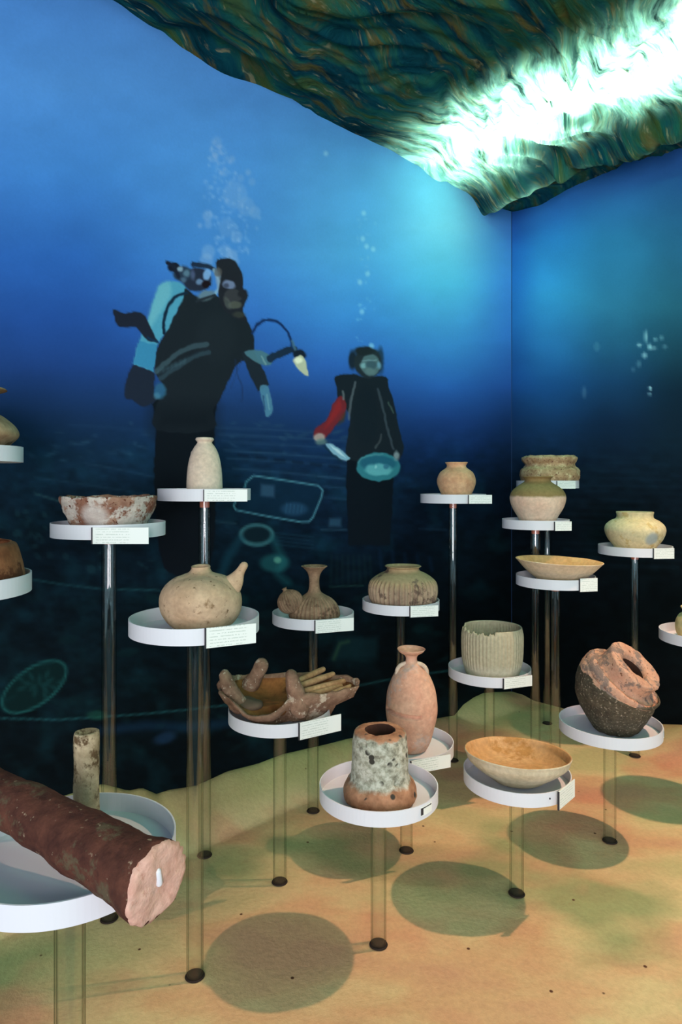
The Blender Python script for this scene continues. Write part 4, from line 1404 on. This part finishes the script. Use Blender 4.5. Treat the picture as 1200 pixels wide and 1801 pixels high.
layers = [(0.0, 0.004, 0), (0.52, 0.0, 0), (0.60, 0.008, 0), (0.67, 0.050, 0), (0.90, 0.074, 0), (1.0, 1.0, 1), (0.985, 1.06, 1), (0.93, 1.05, 1), (0.90, 0.92, 1), (0.80, 0.72, 1), (0.62, 0.062, 0), (0.4, 0.056, 0), (0.0, 0.055, 0)]
vs, fs = [], []
for (sc_, zz, md) in layers:
    for (x, y) in outl:
        cxx = -0.02
        p = Vector((cxx + (x - cxx) * sc_, y * sc_, rimz(x, y) * zz if md else zz))
        if not md and 0.03 < zz < 0.1:
            p.z = min(p.z, rimz(x, y) * zz / 0.115)
        vs.append(p)
for i in range(len(layers) - 1):
    for k in range(nO):
        k2 = (k + 1) % nO
        fs.append((i * nO + k, i * nO + k2, (i + 1) * nO + k2, (i + 1) * nO + k))
me = mesh('horned_vessel', vs, fs); disp(me, 0.013, 13, 9, 0.006, 42)
me.materials.append(M_stove); me.materials.append(M_inner)
for p in me.polygons:
    if min(p.vertices) >= nO * 8:
        p.material_index = 1
bmx = bmesh.new(); bmx.from_mesh(me); bmesh.ops.remove_doubles(bmx, verts=bmx.verts, dist=0.0002); bmesh.ops.recalc_face_normals(bmx, faces=bmx.faces); bmx.to_mesh(me); bmx.free()
zm = min(v.co.z for v in me.vertices)
for v in me.vertices:
    v.co.z -= zm
stv = link('horned_vessel', me); stv.location = (x_at(509, Y), Y - 0.01, zf + 0.0003); stv.rotation_euler = (0, 0, math.radians(2))
tag(stv, 'large brown boat-shaped clay vessel with three upright horns and rods across it', 'vessel')
sx, sy = stv.location.x, stv.location.y


def lv(px, py, Yw):               # local point on the vessel
    return (x_at(px, Yw) - sx, Yw - sy, z_at(py, Yw) - stv.location.z)


for pts, rr in (([lv(418, 1238, 2.46), lv(405, 1215, 2.45), lv(398, 1194, 2.46), lv(396, 1186, 2.47)], [0.036, 0.029, 0.024, 0.022]),
                ([lv(436, 1215, 2.60), lv(448, 1195, 2.60), lv(458, 1178, 2.60), lv(463, 1168, 2.60)], [0.034, 0.030, 0.026, 0.024]),
                ([lv(524, 1245, 2.40), lv(519, 1222, 2.39), lv(513, 1200, 2.385), lv(511, 1189, 2.385)], [0.038, 0.032, 0.027, 0.023])):
    P_, R_ = capsule(catmull(pts, 3), [x[0] for x in catmull([(r, 0) for r in rr], 3)])
    me = tube_mesh('horn', P_, R_, 20); disp(me, 0.006, 22, 4, 0.002, 70)
    link('horn', me, M_stove, stv)
M_rod = clay('clay_rod', (170, 124, 84), (200, 156, 112), s1=30)
for a, b_ in (((516, 1202, 2.48), (570, 1178, 2.62)), ((524, 1208, 2.46), (587, 1187, 2.60)), ((536, 1216, 2.44), (606, 1199, 2.56)), ((548, 1222, 2.43), (600, 1208, 2.54)), ((578, 1224, 2.44), (618, 1209, 2.53))):
    P_, R_ = capsule([lv(*a), tuple((Vector(lv(*a)) + Vector(lv(*b_))) / 2), lv(*b_)], [0.012, 0.013, 0.0105])
    me = tube_mesh('rod', P_, R_, 12); disp(me, 0.002, 40, 2); link('rod', me, M_rod, stv)
me = lathe_mesh('hearth_stone', catmull([(0.001, 0), (0.045, 0.002), (0.055, 0.016), (0.035, 0.030), (0.001, 0.034)], 4), 24)
disp(me, 0.010, 20, 3)
o = link('hearth_stone', me, plain('stone_grey', (104, 84, 68), 0.95), stv); o.location = (-0.15, -0.03, 0.052)

# ------------------------------------------------------------------ amphora lying on the near tray
X, Y, zf = ST['big']
A0 = Vector((-0.316, 1.155, 0.807)); A1 = A0 + (Vector((-0.702, 1.38, 0.851)) - A0) * 1.42
ax = (A1 - A0); LA = ax.length; ax.normalize()
M_amph = clay('amphora_crust', (66, 36, 29), (98, 58, 44), (92, 78, 58), s1=26, s3=12, thr3=0.56, speck=(150, 128, 104), thr=0.68, bump=0.9, seed=2.0)
prof = [(0.0, 0.004), (0.052, 0.000), (0.063, 0.002), (0.0685, 0.010), (0.067, 0.03), (0.061, 0.055), (0.0585, 0.10), (0.057, 0.18), (0.054, 0.26), (0.050, 0.36), (0.046, 0.46), (0.044, LA - 0.01), (0.039, LA), (0.0, LA)]
prof = [prof[0]] + catmull(prof[1:-1], 6) + [prof[-1]]
me = lathe_mesh('amphora', prof, 96)
disp(me, 0.0045, 16, 3, 0.0018, 60)
for v in me.vertices:             # jagged fracture plane
    if v.co.z < 0.02:
        a = math.atan2(v.co.y, v.co.x)
        v.co.z += 0.006 * noise.noise(Vector((math.cos(a) * 3, math.sin(a) * 3, 2)))
am = link('broken_amphora', me, M_amph)
rotq = Vector((0, 0, 1)).rotation_difference(ax)
am.rotation_mode = 'QUATERNION'; am.rotation_quaternion = rotq
am.location = A0
tag(am, 'long dark red broken amphora lying on the nearest tray', 'amphora')
# the pale broken end
M_break = clay('clay_break', (210, 158, 138), (230, 188, 168), (194, 138, 116), s1=18, s3=10, thr3=0.6, bump=0.9)
vs = [Vector((0, 0, -0.002))]; fs = []
ns, nr = 64, 8
for j in range(1, nr + 1):
    for k in range(ns):
        a = 2 * PI * k / ns
        rj = 0.068 * (1 + 0.06 * noise.noise(Vector((math.cos(a) * 2, math.sin(a) * 2, 5))) + 0.09 * noise.noise(Vector((math.cos(a) * 7, math.sin(a) * 7, 1))))
        r = rj * j / nr
        zz = -0.004 + 0.006 * noise.noise(Vector((r * math.cos(a) * 30, r * math.sin(a) * 30, 7)))
        if j == nr:
            zz += 0.004
        vs.append(Vector((r * math.cos(a), r * math.sin(a), zz)))
for k in range(ns):               # skirt back to the wall of the vessel
    a = 2 * PI * k / ns
    vs.append(Vector((0.063 * math.cos(a), 0.063 * math.sin(a), 0.018)))
for k in range(ns):
    fs.append((0, 1 + (k + 1) % ns, 1 + k))
for j in range(nr):
    for k in range(ns):
        k2 = (k + 1) % ns
        fs.append((1 + j * ns + k, 1 + j * ns + k2, 1 + (j + 1) * ns + k2, 1 + (j + 1) * ns + k))
me = mesh('fracture', vs, fs)
tag(link('fracture', me, M_break, am), 'pale pink fractured clay end')
me = tube_mesh('glued_pin', *capsule([(0.0, -0.026, -0.004), (0.0, -0.002, -0.004)], [0.0062, 0.0062]), seg=14)
pin = link('glued_pin', me, M_support, am); pin.rotation_euler = (0, 0, math.radians(20))
tag(pin, 'shiny whitish pin')
inv = rotq.inverted()
dn = inv @ Vector((0, 0, -1)); v2 = math.atan2(dn.y, dn.x)
pin.rotation_euler = (0, 0, v2 - PI / 2 - 0.25)

me = lathe_mesh('support_rod', [(0.0, 0), (0.008, 0), (0.008, 0.068), (0, 0.068)], 20)
o = link('support_rod', me, M_glass, stand_root['big']); o.location = (-0.735 - X, 1.40 - Y, zf - stand_root['big'].location.z)

# upright pale cylinder behind it
M_stub = clay('stub_clay', (140, 122, 92), (196, 178, 144), (94, 74, 50), s1=26, s3=18, thr3=0.52, speck=(86, 70, 52), thr=0.64, bump=0.8)
Yc = 1.50
rc = 21.5 * Yc / FPX
hc = z_at(1288, Yc) - zf
me = lathe_mesh('handle_stub', [(0, 0), (rc * 1.02, 0)] + [(rc * (1.02 - 0.04 * i / 24), hc * i / 24) for i in range(1, 24)] + [(rc * 0.97, hc), (rc * 0.80, hc + 0.002), (rc * 0.55, hc - 0.008), (0, hc - 0.012)], 40)
disp(me, 0.0022, 25, 4, 0.0008, 90)
o = link('clay_cylinder', me, M_stub); o.location = (x_at(152, Yc), Yc, zf + 0.0005)
tag(o, 'narrow mottled grey-beige clay cylinder standing upright behind the lying amphora', 'fragment')
